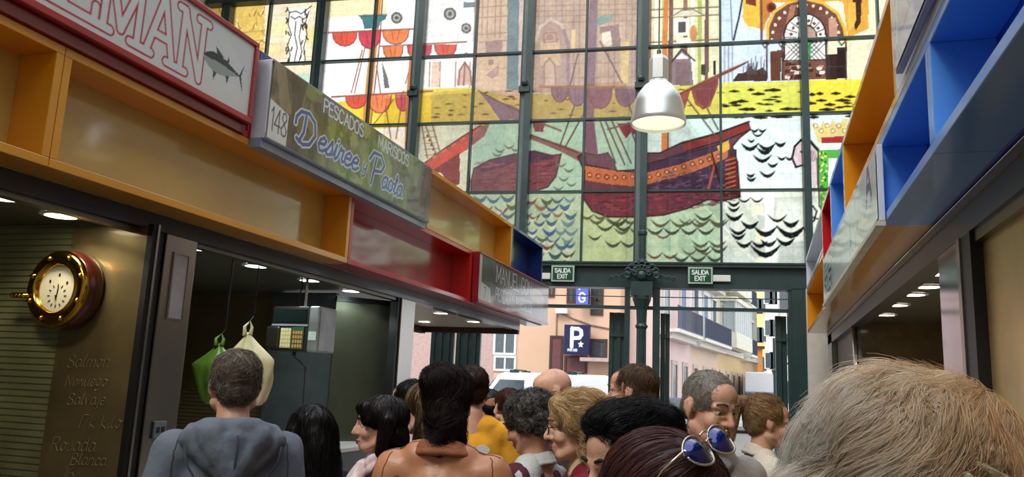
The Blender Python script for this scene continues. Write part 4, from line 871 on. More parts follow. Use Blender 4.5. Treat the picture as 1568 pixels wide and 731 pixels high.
# shutter wall with steel panel, facing down the aisle
def slatwall(nm, x0, x1, y, z1, m_, sp=.045):
    w_ = MB(); z = 0
    while z < z1: w_.box((x0,y,z),(x1,y+.03,z+sp*.8)).box((x0,y+.012,z+sp*.8),(x1,y+.03,z+sp)); z += sp
    return w_.build(nm, m_, kind='structure')
slatwall('wall_shutter_left', -7.3, -4.715, 4.46, 2.62, M_slat)
pw = MB().box((-4.715,4.44,0),(-4.0-.02,4.47,2.60)).build('wall_panel_left', M_pan, kind='structure')
MB().box((-4.02,4.40,0),(-3.975,4.47,2.6)).build('trim_panel_edge', M_blk, kind='structure')
MB().box((-3.975,4.43,0),(-3.96,4.45,2.6)).build('trim_panel_strip', M_steel, kind='structure')
# handwritten fish list on the panel
wr = thing('fish_price_writing', 'faint handwritten fish price list on the bronze panel', 'writing')
def hand(txt, u, v, h, mb=None):
    p = at(u, v, Y=4.44); x = p.x; L_ = MB()
    for ch in txt:
        g = GL.get(ch)
        if g:
            for st in g[1]:
                q = [(x+(a+.2*b)*h/6, 4.437, p.z+b*h/6+(x-p.x)*.04) for a, b in st]
                if len(q) > 1: L_.tube(q, .0028, 4, cap=False)
        x += (g[0] if g else 2.6)*h/6
    L_.build('written_line', mat('chalk_pen', (150,130,90), .6), wr)
hand('Salmon', 103, 563, .085); hand('Noruego', 100, 592, .075); hand('Salvaje', 103, 620, .075); hand('17k kilo', 118, 655, .085); hand('Rosada', 78, 690, .09); hand('Blanca', 108, 712, .075); hand('16', 96, 734, .085)
def pillar(nm, y0, y1, x0=XLB-.12, x1=XLB+.02, m_=M_steel, z1=2.585): return MB().box((x0,y0,0),(x1,y1,z1)).build(nm, m_, kind='structure', bevel=.006)
pillar('trim_pillar_1', 4.66, 4.99); pillar('trim_pillar_2', 8.66, 9.05)
MB().box((XLB-.10,4.60,0),(XLB+.0,4.655,2.585)).box((XLB-.10,8.60,0),(XLB+.0,8.655,2.585)).build('trim_pillar_gap', M_blk, kind='structure')
# shallow framed niche on the near pillar
t = thing('pillar_plate', 'narrow framed steel plate on the nearest left pillar', 'plate', (XLB+.022,4.825,1.77))
zc0 = at(275,492,X=XLB+.02).z-1.77; zc1 = at(275,388,X=XLB+.02).z-1.77
MB().box((0,-.085,zc0),(.012,-.073,zc1)).box((0,.073,zc0),(.012,.085,zc1)).box((0,-.073,zc1-.012),(.012,.073,zc1)).box((0,-.073,zc0),(.012,.073,zc0+.012)).build('frame', M_steel, t)
MB().box((0,-.072,zc0+.013),(.005,.072,zc1-.013)).build('panel', mat('satin_plate', (176,170,172), .5, metal=.3), t)
p = at(248,658,X=XLB+.02); t = thing('wall_socket', 'small grey double socket low on the nearest left pillar', 'socket', (XLB+.021,4.80,p.z))
MB().box((0,-.06,-.06),(.02,.06,.06)).build('cover', mat('grey_plastic', (110,116,122), .4), t, bevel=.006); MB().box((.02,-.04,-.02),(.024,-.01,.02)).build('outlet', M_blk, t); MB().box((.02,.01,-.02),(.024,.04,.02)).build('outlet', M_blk, t)
# second stall: partition, angled door leaf, back
slatwall('wall_slats_back', -7.3, -5.62, 8.5, 2.62, mat('brown_slats', (128,112,78), .5, vary=.2, scale=3))
MB().box((-5.62,8.30,0),(-4.76,8.36,2.6)).build('wall_partition_left', mat('slate_panel', (84,92,94), .35, coat=.3, vary=.15), kind='structure')
dl = MB(); a = Vector((-4.735,8.251,0)); b = Vector((-4.26,8.83,0)); M_ = frame(a, b-a, (0,0,1))
L_ = (b-a).length
dl.box((0,0,0),(L_,2.55,.03), M_); d1 = dl.build('door_1', M_pand, kind='structure')
MB().box((L_-.03,0,-.01),(L_,2.56,.045), M_).box((0,2.5,-.006),(L_,2.56,.04), M_).build('door_1_edge', M_blk, kind='structure')
MB().box((XLB-1.0,4.99,0),(XLB-.05,8.60,.86)).build('counter_body', mat('counter_steel', (96,98,100), .4, metal=.7), kind='structure')
def counter(x0, x1, y0, y1, lab):
    t = thing('counter_top', lab, 'counter', ((x0+x1)/2,(y0+y1)/2,.861)); MB().box((x0-(x0+x1)/2,-(y1-y0)/2,0),(x1-(x0+x1)/2,(y1-y0)/2,.05)).build('slab', mat('marble_slab', (210,206,200), .3, vary=.1, scale=5), t, bevel=.008)
counter(XLB-1.0, XLB-.03, 5.0, 8.58, 'pale counter top between the two left pillars')
# right side
MB().box((XRB+.02,-.1,2.60),(3.4,14.3,2.69)).build('ceiling_stalls_right', M_ceil, kind='structure')
MB().box((XRB+.0,-.1,2.50),(XRB+.14,14.3,2.70)).build('trim_lintel_right', M_dgrey, kind='structure')
MB().box((XRB-.01,-.1,2.64),(XRB+.0,14.3,2.69)).build('trim_rail_right', mat('bronze_rail', (120,104,84), .35, metal=.7), kind='structure')
MB().box((XRB+.02,-.1,2.44),(XRB+.10,4.6,2.50)).build('trim_track_right', mat('bronze_rail', (120,104,84)), kind='structure')
MB().box((XRB+.06,-.1,0),(XRB+.10,4.60,2.44)).build('wall_panel_right', mat('brass_steel', (214,184,122), .34, metal=.5, vary=.18, scale=3, bump=.08, bscale=50), kind='structure')
MB().box((XRB+.0,4.60,0),(XRB+.12,4.80,2.5)).build('trim_post_right_black', M_blk, kind='structure')
MB().box((XRB-.01,4.80,0),(XRB+.14,4.87,2.5)).build('trim_post_right_strip', M_steel, kind='structure')
MB().box((XRB-.0,4.87,0),(XRB+.16,5.40,2.5)).build('trim_pillar_3', mat('mirror_steel', (150,156,170), .12, metal=1, vary=.08), kind='structure', bevel=.006)
MB().tube([(XRB+.04,10.6,0),(XRB+.04,10.6,2.68)], .035, 12).build('trim_post_chrome', M_steel, kind='structure', smooth=True)
MB().box((XRB+.08,10.75,0),(XRB+.13,13.4,2.5)).build('wall_panel_far_right', mat('dark_panel', (70,72,76), .4, metal=.5), kind='structure')
MB().box((XRB-.0,13.5,0),(XRB+.2,14.2,2.68)).build('trim_pillar_4', M_steel, kind='structure')
MB().box((3.3,-.1,0),(3.4,14.3,2.6)).build('wall_back_right', mat('brown_back', (104,84,58), .5, vary=.15), kind='structure')
MB().box((XRB+.15,11.2,0),(3.3,11.3,2.6)).build('wall_cross_right', mat('brown_back2', (120,98,66), .4, vary=.2, coat=.4), kind='structure')
MB().box((XRB+.10,4.6,0),(3.3,4.7,2.6)).build('wall_cross_near', M_olive, kind='structure')
MB().box((XRB+.14,5.5,0),(XRB+.9,10.5,.86)).build('counter_body_right', mat('counter_steel', (96,98,100)), kind='structure')
counter(XRB+.12, XRB+.9, 5.5, 10.5, 'pale counter top inside the right stall')
# ---- downlights
dl0 = None
def downlight(x, y, z, lab, col=(255,244,214), s=14, grp='downlights in the left stalls', r=.10, w=4):
    t = thing('downlight', lab, 'ceiling light', (x,y,z), 0, grp)
    MB().lathe([(r+.03,0),(r+.03,-.008),(r,-.012),(r,0)], 24, cap=False).build('ring', M_white, t)
    MB().lathe([(0,-.006),(r,-.006),(r,-.002),(0,-.002)], 24, cap=False).build('diffuser', emis('light_%d_%d' % (col[2], int(s)), col, s), t)
    l_ = bpy.data.lights.new('downlight_bulb', 'SPOT'); l_.energy = w; l_.spot_size = 2.4; l_.color = srgb(col); l_.shadow_soft_size = r
    o = bpy.data.objects.new('downlight_bulb', l_); COL.objects.link(o); o.parent = t; o.location = (0,0,-.03)
    return t
ord_ = ['nearest', 'second', 'third', 'fourth', 'fifth', 'sixth']
for k, (u, v) in enumerate(((2,303),(93,331))):
    p = at(u, v, Z=2.61); downlight(p.x, p.y, 2.618, ('%s round ceiling light above the clock wall' % ('cut off' if k == 0 else 'whole')), w=16)
for k, (u, v) in enumerate(((305,381),(392,408),(474,430),(538,446))):
    p = at(u, v, Z=2.61); downlight(p.x, p.y, 2.618, '%s cool ceiling light from the near pillar in the second left stall' % ('first','second','third','fourth')[k], col=(236,250,248), w=26)
for k, (u, v, q) in enumerate(((650,493,'rear left'),(675,480,'front'),(725,493,'rear right'))):
    p = at(u, v, Z=2.61); downlight(p.x, p.y, 2.618, '%s warm ceiling light under the far left canopy' % q, w=14)
for k, (u, v) in enumerate(((1450,407),(1440,420),(1422,440),(1400,452),(1375,468),(1357,483))):
    p = at(u, v, Z=2.59)
    downlight(p.x, p.y, 2.598, '%s ceiling light from the pillar in the right stall' % ord_[k].replace('nearest','first'), grp='downlights in the right stall', w=26, r=.09)
# ---- big pendant lamp
p = at(1008, 188, Y=7.0); t = thing('pendant_lamp', 'large silver bell pendant lamp hanging in front of the glass', 'lamp', (p.x, 7.0, p.z))
M_alu = mat('spun_aluminium', (222,224,222), .34, metal=.85, vary=.06, scale=4)
MB().lathe([(.245,-.02),(.25,0),(.25,.02),(.235,.07),(.225,.16),(.19,.27),(.13,.35),(.09,.38),(.085,.40),(.08,.38),(.12,.33),(.18,.26),(.215,.15),(.23,.0)], 40, cap=False).build('shade', M_alu, t, smooth=True)
MB().lathe([(.085,.40),(.09,.41),(.09,.60),(.075,.635),(.03,.65)], 6).build('gear_housing', M_alu, t)
MB().lathe([(.0,.655),(.02,.655),(.02,.70),(.0,.70)], 10, cap=False).tube([(0,0,.65),(0,0,10.9-p.z)], .007, 6).build('cable', M_iron2, t)
MB().lathe([(0,.012),(.225,.012),(.235,.0),(.235,.016),(.20,.06),(0,.07)], 32, cap=False).build('lens', mat('lamp_lens', (250,246,214), .3, emit=.9), t, smooth=True)
l_ = bpy.data.lights.new('pendant_bulb', 'SPOT'); l_.energy = 25; l_.spot_size = 2.2; l_.color = (1,.93,.75); l_.shadow_soft_size = .15; o = bpy.data.objects.new('pendant_bulb', l_); COL.objects.link(o); o.parent = t; o.location = (0,0,-.03)
# ---- wall clock
p = at(80, 442, Y=4.30); t = thing('wall_clock', 'round brass ship clock with wooden rim on the shutter wall', 'clock', (p.x-.0, 4.44, p.z)); R0 = .275
t.location.x = p.x+.04
Rc = Matrix.Rotation(PI/2, 4, 'X'); M_brass = mat('polished_brass', (206,160,60), .16, metal=1, vary=.1, scale=14); M_wood = mat('mahogany', (88,34,26), .25, vary=.3, scale=12, coat=.8)
MB().lathe([(0,0),(R0,0),(R0+.005,.03),(R0-.01,.10),(R0-.03,.12),(0,.12)], 48, Rc, cap=False).build('case', M_wood, t, smooth=True)
bz = MB().lathe([(R0-.02,.115),(R0-.01,.14),(R0-.045,.165),(R0-.06,.15),(R0-.085,.172),(R0-.105,.165),(R0-.115,.13)], 48, Rc, cap=False).build('bezel', M_brass, t, smooth=True)
for k in range(8):
    a = 2*PI*(k+.5)/8; MB().lathe([(0,.02),(.012,.018),(.02,.008),(.021,0)], 10, Rc @ Matrix.Translation((math.cos(a)*(R0-.052), math.sin(a)*(R0-.052), .155)), cap=False).build('bolt', M_brass, bz, smooth=True)
MB().lathe([(0,.125),(R0-.11,.125),(R0-.11,.13),(0,.13)], 40, Rc, cap=False).build('dial', mat('dial_cream', (216,208,184), .4, vary=.05), t)
hd = MB()
def onf(x, y, w, h, a, z=.131):
    M2 = Rc @ Matrix.Translation((x,y,z)) @ Matrix.Rotation(a, 4, 'Z'); hd.box((-w/2,-h/2,0),(w/2,h/2,.002), M2)
for k in range(12):
    a = 2*PI*k/12; onf(.072*math.sin(a), -.05+.072*math.cos(a), .007, .02, -a)
for k in range(3): onf((-.075,.0,.075)[k], (.05,.095,.04)[k], .014, .02, 0)
hd.build('numerals', M_blk, t)
hd = MB(); onf(.004,-.02,.007,.075,-.1,.135); hd.build('minute_hand', M_blk, t); hd = MB(); onf(-.002,-.062,.009,.035,.3,.138); hd.build('hour_hand', M_blk, t)
kx = MB().tube([(-.21,-.17,-.05),(-.26,-.185,-.06),(-.32,-.19,-.055)], [.012,.016,.014], 10)
for k in range(4): kx.lathe([(0,-.022),(.02,-.01),(.022,0),(.02,.01),(0,.022)], 10, Matrix.Translation((-.235-.03*k,-.185,-.055)) @ Matrix.Rotation(PI/2, 4, 'Y'), cap=False)
kx.build('latch_screw', M_brass, t, smooth=True)
# ---- hanging scale
a = at(412, 540, X=-4.32); p = at(455, 540, X=-4.32); y_ = p.y
A = at(411, 537, Y=y_); B = at(488, 537, Y=y_); Tp = at(455, 470, Y=y_)
Wd = B.x-A.x; Hd = Tp.z-A.z
t = thing('hanging_scale', 'black and silver price scale hanging over the left counter', 'scale', ((A.x+B.x)/2, y_, A.z)); hw = Wd/2
MB().box((-hw+.03,-.02,0),(hw*.55,.30,Hd)).build('housing', mat('scale_black', (38,34,28), .4), t, bevel=.008)
MB().box((hw*.55,-.03,-.005),(hw,.30,Hd+.005)).build('side_cover', mat('scale_silver', (150,152,154), .35, metal=.6, vary=.2), t, bevel=.02)
MB().box((hw*.62,-.036,Hd*.25),(hw*.92,-.031,Hd*.44)).build('sticker', mat('sticker_mint', (206,224,214), .5), t)
MB().box((-hw+.05,-.028,Hd*.64),(hw*.48,-.021,Hd*.94)).build('display', mat('display_glass', (26,36,34), .12, coat=.6), t)
MB().box((-hw+.03,-.03,Hd*.56),(hw*.55,-.021,Hd*.60)).build('trim_strip', mat('strip_grey', (150,158,172), .35), t)
kb = MB().box((-hw*.50,-.032,.03),(-hw*.08,-.021,Hd*.50)).build('keypad', mat('key_cream', (214,196,130), .5), t)
kk = MB()
for i in range(4):
    for j in range(5): kk.box((-hw*.47+i*hw*.10,-.036,.04+j*Hd*.09),(-hw*.47+i*hw*.10+hw*.07,-.031,.04+j*Hd*.09+Hd*.06))
kk.build('keys', mat('key_light', (236,226,180), .5), kb)
kk = MB().box((-hw*.05,-.032,.02),(hw*.42,-.021,Hd*.54)).build('function_keypad', mat('key_green', (54,90,48), .5), t); k2 = MB()
for i in range(4):
    for j in range(4): k2.box((-hw*.0+i*hw*.10,-.036,.035+j*Hd*.10),(i*hw*.10+hw*.07,-.031,.035+j*Hd*.10+Hd*.07))
k2.build('keys', mat('key_orange', (206,150,90), .5), kk)
MB().box((-hw-.02,-.05,.02),(-hw*.52,.1,Hd*.55)).build('handset', mat('scale_black', (38,34,28)), t, bevel=.02)
MB().tube([(-.0,.14,Hd),(.0,.14,Hd+.05),(.0,.14,2.62-A.z)], [.022,.016,.014], 10).build('hanger', M_steel, t)
MB().tube([(-.06,.14,Hd),(-.08,.12,Hd+.10),(-.05,.14,Hd+.2),(-.07,.14,2.62-A.z)], .007, 6).build('cord', M_blk, t)
MB().tube([(-.05,.1,0),(-.05,.1,-.05),(.03,.1,-.10),(.09,.1,-.16),(.10,.1,-.5)], .006, 6).tube([(.085,.1,-.14),(.10,.1,-.19)], .012, 8).tube([(-.05,.1,0),(-.05,.1,-.04)], .018, 8).build('hook_chain', M_blk, t)
# ---- carrier bags on hooks
def bag(u, v, u0, u1, v1, X, col, lab, seed, grp='carrier bags hanging in the left stall'):
    p = at(u, v, X=X); yb = p.y; a = at(u0, v1, Y=yb); b = at(u1, v1, Y=yb); H = p.z-a.z; Wd = b.x-a.x; cx_ = (a.x+b.x)/2-p.x
    t = thing('carrier_bag', lab, 'bag', (p.x, yb, a.z), 0, grp); R = random.Random(seed); vs = []; n = 36; rows = 18; ph = [R.uniform(0,6.28) for _ in range(6)]
    for i in range(rows+1):
        f = i/rows; w = Wd*.5*(.62+.45*math.sin(PI*min(1,(1-f)*1.05)**.8))*(1 if f < .62 else max(.10, 1-(f-.62)/.40)); w = w if f > .03 else w*.86
        dpt = w*.42
        for k in range(n):
            q = 2*PI*k/n; fold = 1+.10*math.sin(5*q+ph[0]+3*f)+.07*math.sin(9*q+ph[1]-5*f)+.05*math.sin(14*q+ph[2]+9*f)
            vs.append((cx_*(1-f)+w*math.cos(q)*fold, dpt*math.sin(q)*fold, f*H*.86+.02*math.sin(3*q+ph[3])*(1-f)))
    fs = [(i*n+k, i*n+(k+1)%n, (i+1)*n+(k+1)%n, (i+1)*n+k) for i in range(rows) for k in range(n)] + [tuple(range(n))[::-1], tuple(rows*n+k for k in range(n))]
    MB().add(vs, fs).build('sack', mat('bag_%d' % col[0], col, .45, vary=.12, scale=7, bump=.5, bscale=12), t, smooth=True)
    MB().tube([(-.02,-.02,H*.82),(-.035,-.01,H*.93),(0,.01,H),(.02,.02,H*.92),(.03,-.01,H*.83)], [.022,.014,.008,.014,.02], 8).build('handles', mat('bag_%d' % col[0], col), t, smooth=True)
    MB().tube([(0,.0,H-.01),(0,.03,H+.02),(0,.06,H+.05),(0,.06,2.62-a.z)], .006, 6).build('hook', M_blk, t)
bag(382, 492, 352, 420, 616, -4.40, (226,208,164), 'crumpled cream carrier bag hanging beside the scale', 4)
bag(338, 512, 298, 362, 614, -4.50, (94,128,42), 'green carrier bag hanging behind the grey hooded person', 8)
# ============================================================ PEOPLE
from mathutils.bvhtree import BVHTree
from mathutils import noise as MN
GROW = bpy.data.scenes.new('grow')
def _uv(c, rad, R=None, nu=20, nv=12):
    vs = []; fs = []
    for j in range(nv+1):
        ph = PI*j/nv
        for i in range(nu):
            th = 2*PI*i/nu; p = Vector((rad[0]*math.sin(ph)*math.cos(th), rad[1]*math.sin(ph)*math.sin(th), rad[2]*math.cos(ph)))
            if R is not None: p = R @ p
            vs.append(Vector(c)+p)
    for j in range(nv):
        for i in range(nu): fs.append((j*nu+i, (j+1)*nu+i, (j+1)*nu+(i+1)%nu, j*nu+(i+1)%nu))
    return vs, fs
def blobs(items, voxel, smooth=3, disp=0, dscale=10, seed=0, fn=None):
    """one continuous skin grown around tapered limbs ('c') and ellipsoids ('e')"""
    mb = MB()
    for it in items:
        if it[0] == 'e':
            R = it[3] if len(it) > 3 else None; mb.add(*_uv(it[1], it[2], R))
        else:
            _, p0, r0, p1, r1 = it; p0 = Vector(p0); p1 = Vector(p1); n = max(3, int((p1-p0).length/(min(r0, r1)*.35))+1); n = min(n, 24)
            pts = [p0.lerp(p1, k/(n-1)) for k in range(n)]; rs = [r0+(r1-r0)*k/(n-1) for k in range(n)]
            d = (p1-p0).normalized()
            # rounded ends
            a = [p0-d*r0*math.sin(t) for t in (1.45,1.1,.7,.35)]; ar = [r0*math.cos(t) for t in (1.45,1.1,.7,.35)]
            b = [p1+d*r1*math.sin(t) for t in (.35,.7,1.1,1.45)]; br = [r1*math.cos(t) for t in (.35,.7,1.1,1.45)]
            mb.tube(a+pts+b, ar+rs+br, 14)
    me = bpy.data.meshes.new('tmp'); me.from_pydata(mb.v, [], mb.f); bm = bmesh.new(); bm.from_mesh(me); bmesh.ops.recalc_face_normals(bm, faces=bm.faces); bm.to_mesh(me); bm.free()
    o = bpy.data.objects.new('tmp', me); GROW.collection.objects.link(o)
    m = o.modifiers.new('r', 'REMESH'); m.mode = 'VOXEL'; m.voxel_size = voxel; m.use_smooth_shade = True
    s_ = o.modifiers.new('s', 'SMOOTH'); s_.iterations = smooth; s_.factor = .5
    GROW.view_layers[0].update(); dg = GROW.view_layers[0].depsgraph; ev = o.evaluated_get(dg); out = bpy.data.meshes.new_from_object(ev)
    bpy.data.objects.remove(o); bpy.data.meshes.remove(me)
    if disp or fn:
        for v in out.vertices:
            q = 0
            if disp: q = MN.noise(Vector((v.co.x*dscale+seed, v.co.y*dscale, v.co.z*dscale*.7)))*disp + MN.noise(Vector((v.co.x*dscale*2.7+seed, v.co.y*dscale*2.7, v.co.z*dscale*1.3)))*disp*.4
            v.co = v.co + v.normal*q
            if fn: v.co = fn(v.co)
    for p in out.polygons: p.use_smooth = True
    return out
def child(name, me, m, par, M=None):
    o = link(name, me, m, par)
    if M is not None: o.matrix_local = M
    return o
M_skin = mat('skin', (226,180,152), .5, vary=.10, scale=22, sub=.12, bump=.12, bscale=160)
M_skin2 = mat('skin_ruddy', (216,164,138), .5, vary=.14, scale=20, sub=.12, bump=.15, bscale=140)
M_skin3 = mat('skin_tan', (196,138,106), .5, vary=.12, scale=22, sub=.12, bump=.1, bscale=140)
M_lip = mat('lips', (176,92,84), .4, vary=.08); M_eyew = mat('eye_white', (226,220,212), .2, vary=.02); M_iris = mat('iris_brown', (52,32,22), .15, vary=.02)
def hair_mat():
    if 'hair' in _MC: return _MC['hair']
    m = attr_mat('hair', rough=.42); b = m.node_tree.nodes['Principled BSDF']; b.inputs['Specular IOR Level'].default_value = .6
    n = m.node_tree.nodes; l = m.node_tree.links; a = [x for x in n if x.type == 'ATTRIBUTE'][0]; t = n.new('ShaderNodeBsdfTranslucent'); mx = n.new('ShaderNodeMixShader'); mx.inputs[0].default_value = .5
    l.new(a.outputs['Color'], t.inputs['Color']); l.new(b.outputs[0], mx.inputs[1]); l.new(t.outputs[0], mx.inputs[2]); l.new(mx.outputs[0], n['Material Output'].inputs['Surface']); return m
def strands(par, bv, cap, n, length, flow, cols, rad=.0009, K=9, lift=.004, curl=0, cf=60, grow=.5, seed=1, name='hair_strands', keep=None, colfn=None, jit=.25, lvar=.5):
    """n hair strands lying over the hair volume, following flow(p)"""
    rg = np.random.default_rng(seed); V_ = cap.vertices; P_ = cap.polygons; A = np.array([p.area for p in P_]); A /= A.sum()
    pick = rg.choice(len(P_), n, p=A); cols = np.array([srgb(c) for c in cols]); Ps = []; Cs = []; cnt = 0
    for f in pick:
        pl_ = P_[int(f)]; p = pl_.center.copy()
        if keep and not keep(p): continue
        L_ = length*(1-lvar+lvar*2*rg.random()*.8); st = L_/K; j = Vector(rg.normal(0, jit, 3)); ph = rg.random()*6.28; off = lift*(rg.random()**1.5); pts = []
        for k in range(K+1):
            hit = bv.find_nearest(p)
            if hit[0] is None: break
            nrm = hit[1]; t_ = k/K
            if (p-hit[0]).length < .02: p = hit[0]
            o_ = off*(.3+t_*grow*2)+(curl*math.sin(ph+t_*cf*.2) if curl else 0)
            pts.append(p+nrm*(o_+.0005)); d = Vector(flow(p))+j
            if curl: d += Vector((math.sin(ph+t_*cf*.35), math.cos(ph*2+t_*cf*.3), math.sin(ph*3+t_*cf*.25)))*curl*60
            d = d - nrm*d.dot(nrm)
            if d.length < 1e-6: d = Vector((0,0,-1))
            p = p + d.normalized()*st
        if len(pts) < K+1: continue
        c = cols[rg.integers(len(cols))]*(.74+.30*rg.random())
        if colfn is not None: c = np.array(colfn(pts[0], rg))*(.74+.30*rg.random())
        Ps.append(pts); Cs.append(c); cnt += 1
    if not cnt: return None
    Q = np.array([[tuple(q) for q in s_] for s_ in Ps]); T = np.gradient(Q, axis=1); T /= np.linalg.norm(T, axis=2, keepdims=True)+1e-9
    up = np.array([.31,.52,.79]); a = np.cross(T, up); a /= np.linalg.norm(a, axis=2, keepdims=True)+1e-9; b = np.cross(T, a)
    r = rad*np.linspace(1, .25, K+1)[None,:,None]
    ring = np.stack([Q+a*r, Q+(-.5*a+.87*b)*r, Q+(-.5*a-.87*b)*r], 2)       # n,K+1,3,3
    nn = ring.shape[0]; idx = np.arange(nn*(K+1)*3).reshape(nn, K+1, 3); q = []
    for e in range(3): q.append(np.stack([idx[:,:-1,e], idx[:,:-1,(e+1)%3], idx[:,1:,(e+1)%3], idx[:,1:,e]], -1).reshape(-1, 4))
    C_ = np.repeat(np.clip(np.array(Cs), 0, 1), (K+1)*3, axis=0)
    o = grid_mesh(name, ring.reshape(-1, 3), np.concatenate(q), C_, hair_mat(), par, smooth=True); o['kind'] = 'stuff'; return o
def pigment(me, cols, scale=60, seed=0):
    c = [np.array(srgb(x)) for x in cols]; a = me.attributes.new('pigment', 'FLOAT_COLOR', 'POINT'); out = []
    for v in me.vertices:
        t_ = .5+.5*MN.noise(Vector((v.co.x*scale+seed, v.co.y*scale, v.co.z*scale*.25))); k = c[0]*(1-t_)+c[1]*t_; out += [k[0], k[1], k[2], 1]
    a.data.foreach_set('color', out)
def person(u, v, D, rel, label, hair=None, cols=((60,50,44),(40,32,28)), top=(90,90,90), skin=None, pitch=0, roll=0, female=False, yaw_body=None, tag_='person', voxel=.008, bare=False, arms=((.05,0),(.05,0)), extra=None, trousers=(44,46,58), age=0, wide=1.0, topn='jacket', headz=None, headscale=1.0, nstr=1500, brow=(60,44,36), group=None):
    hc = at(u, v, D=D); vd = math.atan2(-(u-PPX)/F, 1)+.3069*-1*-1   # view bearing, positive to the left
    d = ray(u, v); bear = math.atan2(-d[0], d[1])                      # rotation about Z that turns +Y onto the line of sight
    face = bear - math.radians(rel)                                    # rel: 0 looks away, -90 looks left, 90 looks right, 180 looks back
    t = thing('person', label, 'person', (hc.x, hc.y, 0), 0, group)
    S = hc.z/1.63; sk = skin or M_skin; hs = (.95 if female else 1.0)*headscale
    yb = face if yaw_body is None else bear-math.radians(yaw_body)
    Rb = Matrix.Rotation(yb, 4, 'Z'); Rh = Matrix.Translation((0,0,hc.z)) @ Matrix.Rotation(face, 4, 'Z') @ Matrix.Rotation(math.radians(roll), 4, 'Y') @ Matrix.Rotation(-math.radians(pitch), 4, 'X') @ Matrix.Scale(hs, 4)
    H = lambda x, y, z: Rh @ Vector((x,y,z))
    B = lambda x, y, z: Rb @ Vector((x*S*wide, (y-.03)*S, z*S))
    rh = Rh.to_3x3()
    it = [('e', H(0,-.012,.030), (.076*hs,.097*hs,.086*hs), Rh.to_3x3().normalized()), ('e', H(0,.022,-.035), (.060*hs,.066*hs,.078*hs), Rh.to_3x3().normalized()),
          ('e', H(0,.050,-.088), (.034*hs,.036*hs,.027*hs), Rh.to_3x3().normalized()), ('e', H(0,.030,.045), (.062*hs,.066*hs,.055*hs), Rh.to_3x3().normalized())]
    for s_ in (-1, 1):
        it += [('e', H(s_*.036,.058,-.032), (.026*hs,.028*hs,.026*hs), Rh.to_3x3().normalized()), ('c', H(s_*.056,.0,-.06), .022*hs, H(s_*.022,.06,-.092), .020*hs),
               ('c', H(s_*.012,.089,.020), .0115*hs, H(s_*.044,.074,.017), .011*hs), ('e', H(s_*.012,.094,-.036), (.009*hs,.011*hs,.008*hs)),
               ('e', H(s_*.077,-.010,-.010), (.008*hs,.019*hs,.031*hs), (Rh @ Matrix.Rotation(s_*-.35, 4, 'Z')).to_3x3().normalized()),
               ('c', H(s_*.082,-.026,.012), .0055*hs, H(s_*.084,-.022,-.012), .0055*hs), ('c', H(s_*.082,-.026,.012), .0055*hs, H(s_*.078,-.004,.022), .005*hs),
               ('c', H(s_*.016,.086,-.012), .006*hs, H(s_*.044,.072,-.012), .006*hs)]
    it += [('c', H(0,.090,.012), .008*hs, H(0,.110,-.030), .0115*hs), ('e', H(0,.110,-.034), (.012*hs,.012*hs,.010*hs)), ('c', H(-.016,.084,-.062), .0085*hs, H(.016,.084,-.062), .0085*hs), ('c', H(-.012,.084,-.072), .009*hs, H(.012,.084,-.072), .009*hs),
           ('c', H(0,-.02,-.045), .052*hs, B(0,-.01,1.47), .056 if not female else .049), ('c', B(0,-.01,1.50), .058 if not female else .048, B(0,-.01,1.40), .075)]
    ft = .90 if female else 1.0; sw = .175*ft
    it += [('e', B(0,0,1.27), (.155*S*wide*ft,.10*S,.19*S), Rb.to_3x3()), ('e', B(0,.01,1.06), (.14*S*wide,.10*S,.17*S), Rb.to_3x3()), ('e', B(0,0,.93), (.16*S*wide,.11*S,.13*S), Rb.to_3x3()), ('c', B(-sw,0,1.40), .055*S, B(sw,0,1.40), .055*S)]
    slv = []; hands = []
    for s_, (fw, out) in zip((-1, 1), arms):
        sh = B(s_*sw,0,1.40); el = B(s_*(sw+.05+out*.1), -.03+fw*.25, 1.12+fw*.10+out*.2); wr = B(s_*(sw+.03-fw*.12), .12+fw*.42, .98+fw*.38)
        it += [('c', sh, .047*S, el, .038*S), ('c', el, .038*S, wr, .026*S)]; slv += [(sh, el, wr)]
        dr_ = (wr-el).normalized(); sd = (Rb.to_3x3() @ Vector((1,0,0))); up = dr_.cross(sd).normalized(); sd = up.cross(dr_).normalized()
        pm = wr+dr_*.055; it += [('e', pm, (.036,.04,.022), Matrix((sd, dr_, up)).transposed())]
        for q, ln in enumerate((.068,.078,.073,.058)):
            a = pm+sd*(.030-.020*q)+dr_*.030; b_ = a+dr_*ln*.5-up*.008; c_ = b_+dr_*ln*.4-up*.02; it += [('c', a, .0085, b_, .008), ('c', b_, .008, c_, .007)]
        a = pm-sd*s_*.030-dr_*.02; b_ = a-sd*s_*.025+dr_*.03-up*.01; it += [('c', a, .011, b_, .0095), ('c', b_, .0095, b_+dr_*.028-up*.008, .008)]
    for s_ in (-1, 1):
        it += [('c', B(s_*.085,0,.92), .085*S, B(s_*.09,.01,.50), .055*S), ('c', B(s_*.09,.01,.50), .055*S, B(s_*.09,-.02,.10), .038*S), ('c', B(s_*.09,-.02,.06), .036*S, B(s_*.095,.13,.035), .030*S)]
    child('body', blobs(it, voxel, 3), sk, t)
    # clothing
    g = .016
    ct = [('e', B(0,0,1.27), (.155*S*wide*ft+g+.012,.10*S+g+.012,.19*S), Rb.to_3x3()), ('e', B(0,.01,1.06), (.14*S*wide+g+.018,.10*S+g+.018,.19*S), Rb.to_3x3()), ('e', B(0,0,.92), (.165*S*wide+g,.11*S+g,.10*S), Rb.to_3x3()), ('c', B(-sw*1.0,-.005,1.395), .055*S+g*1.1, B(sw*1.0,-.005,1.395), .055*S+g*1.1)]
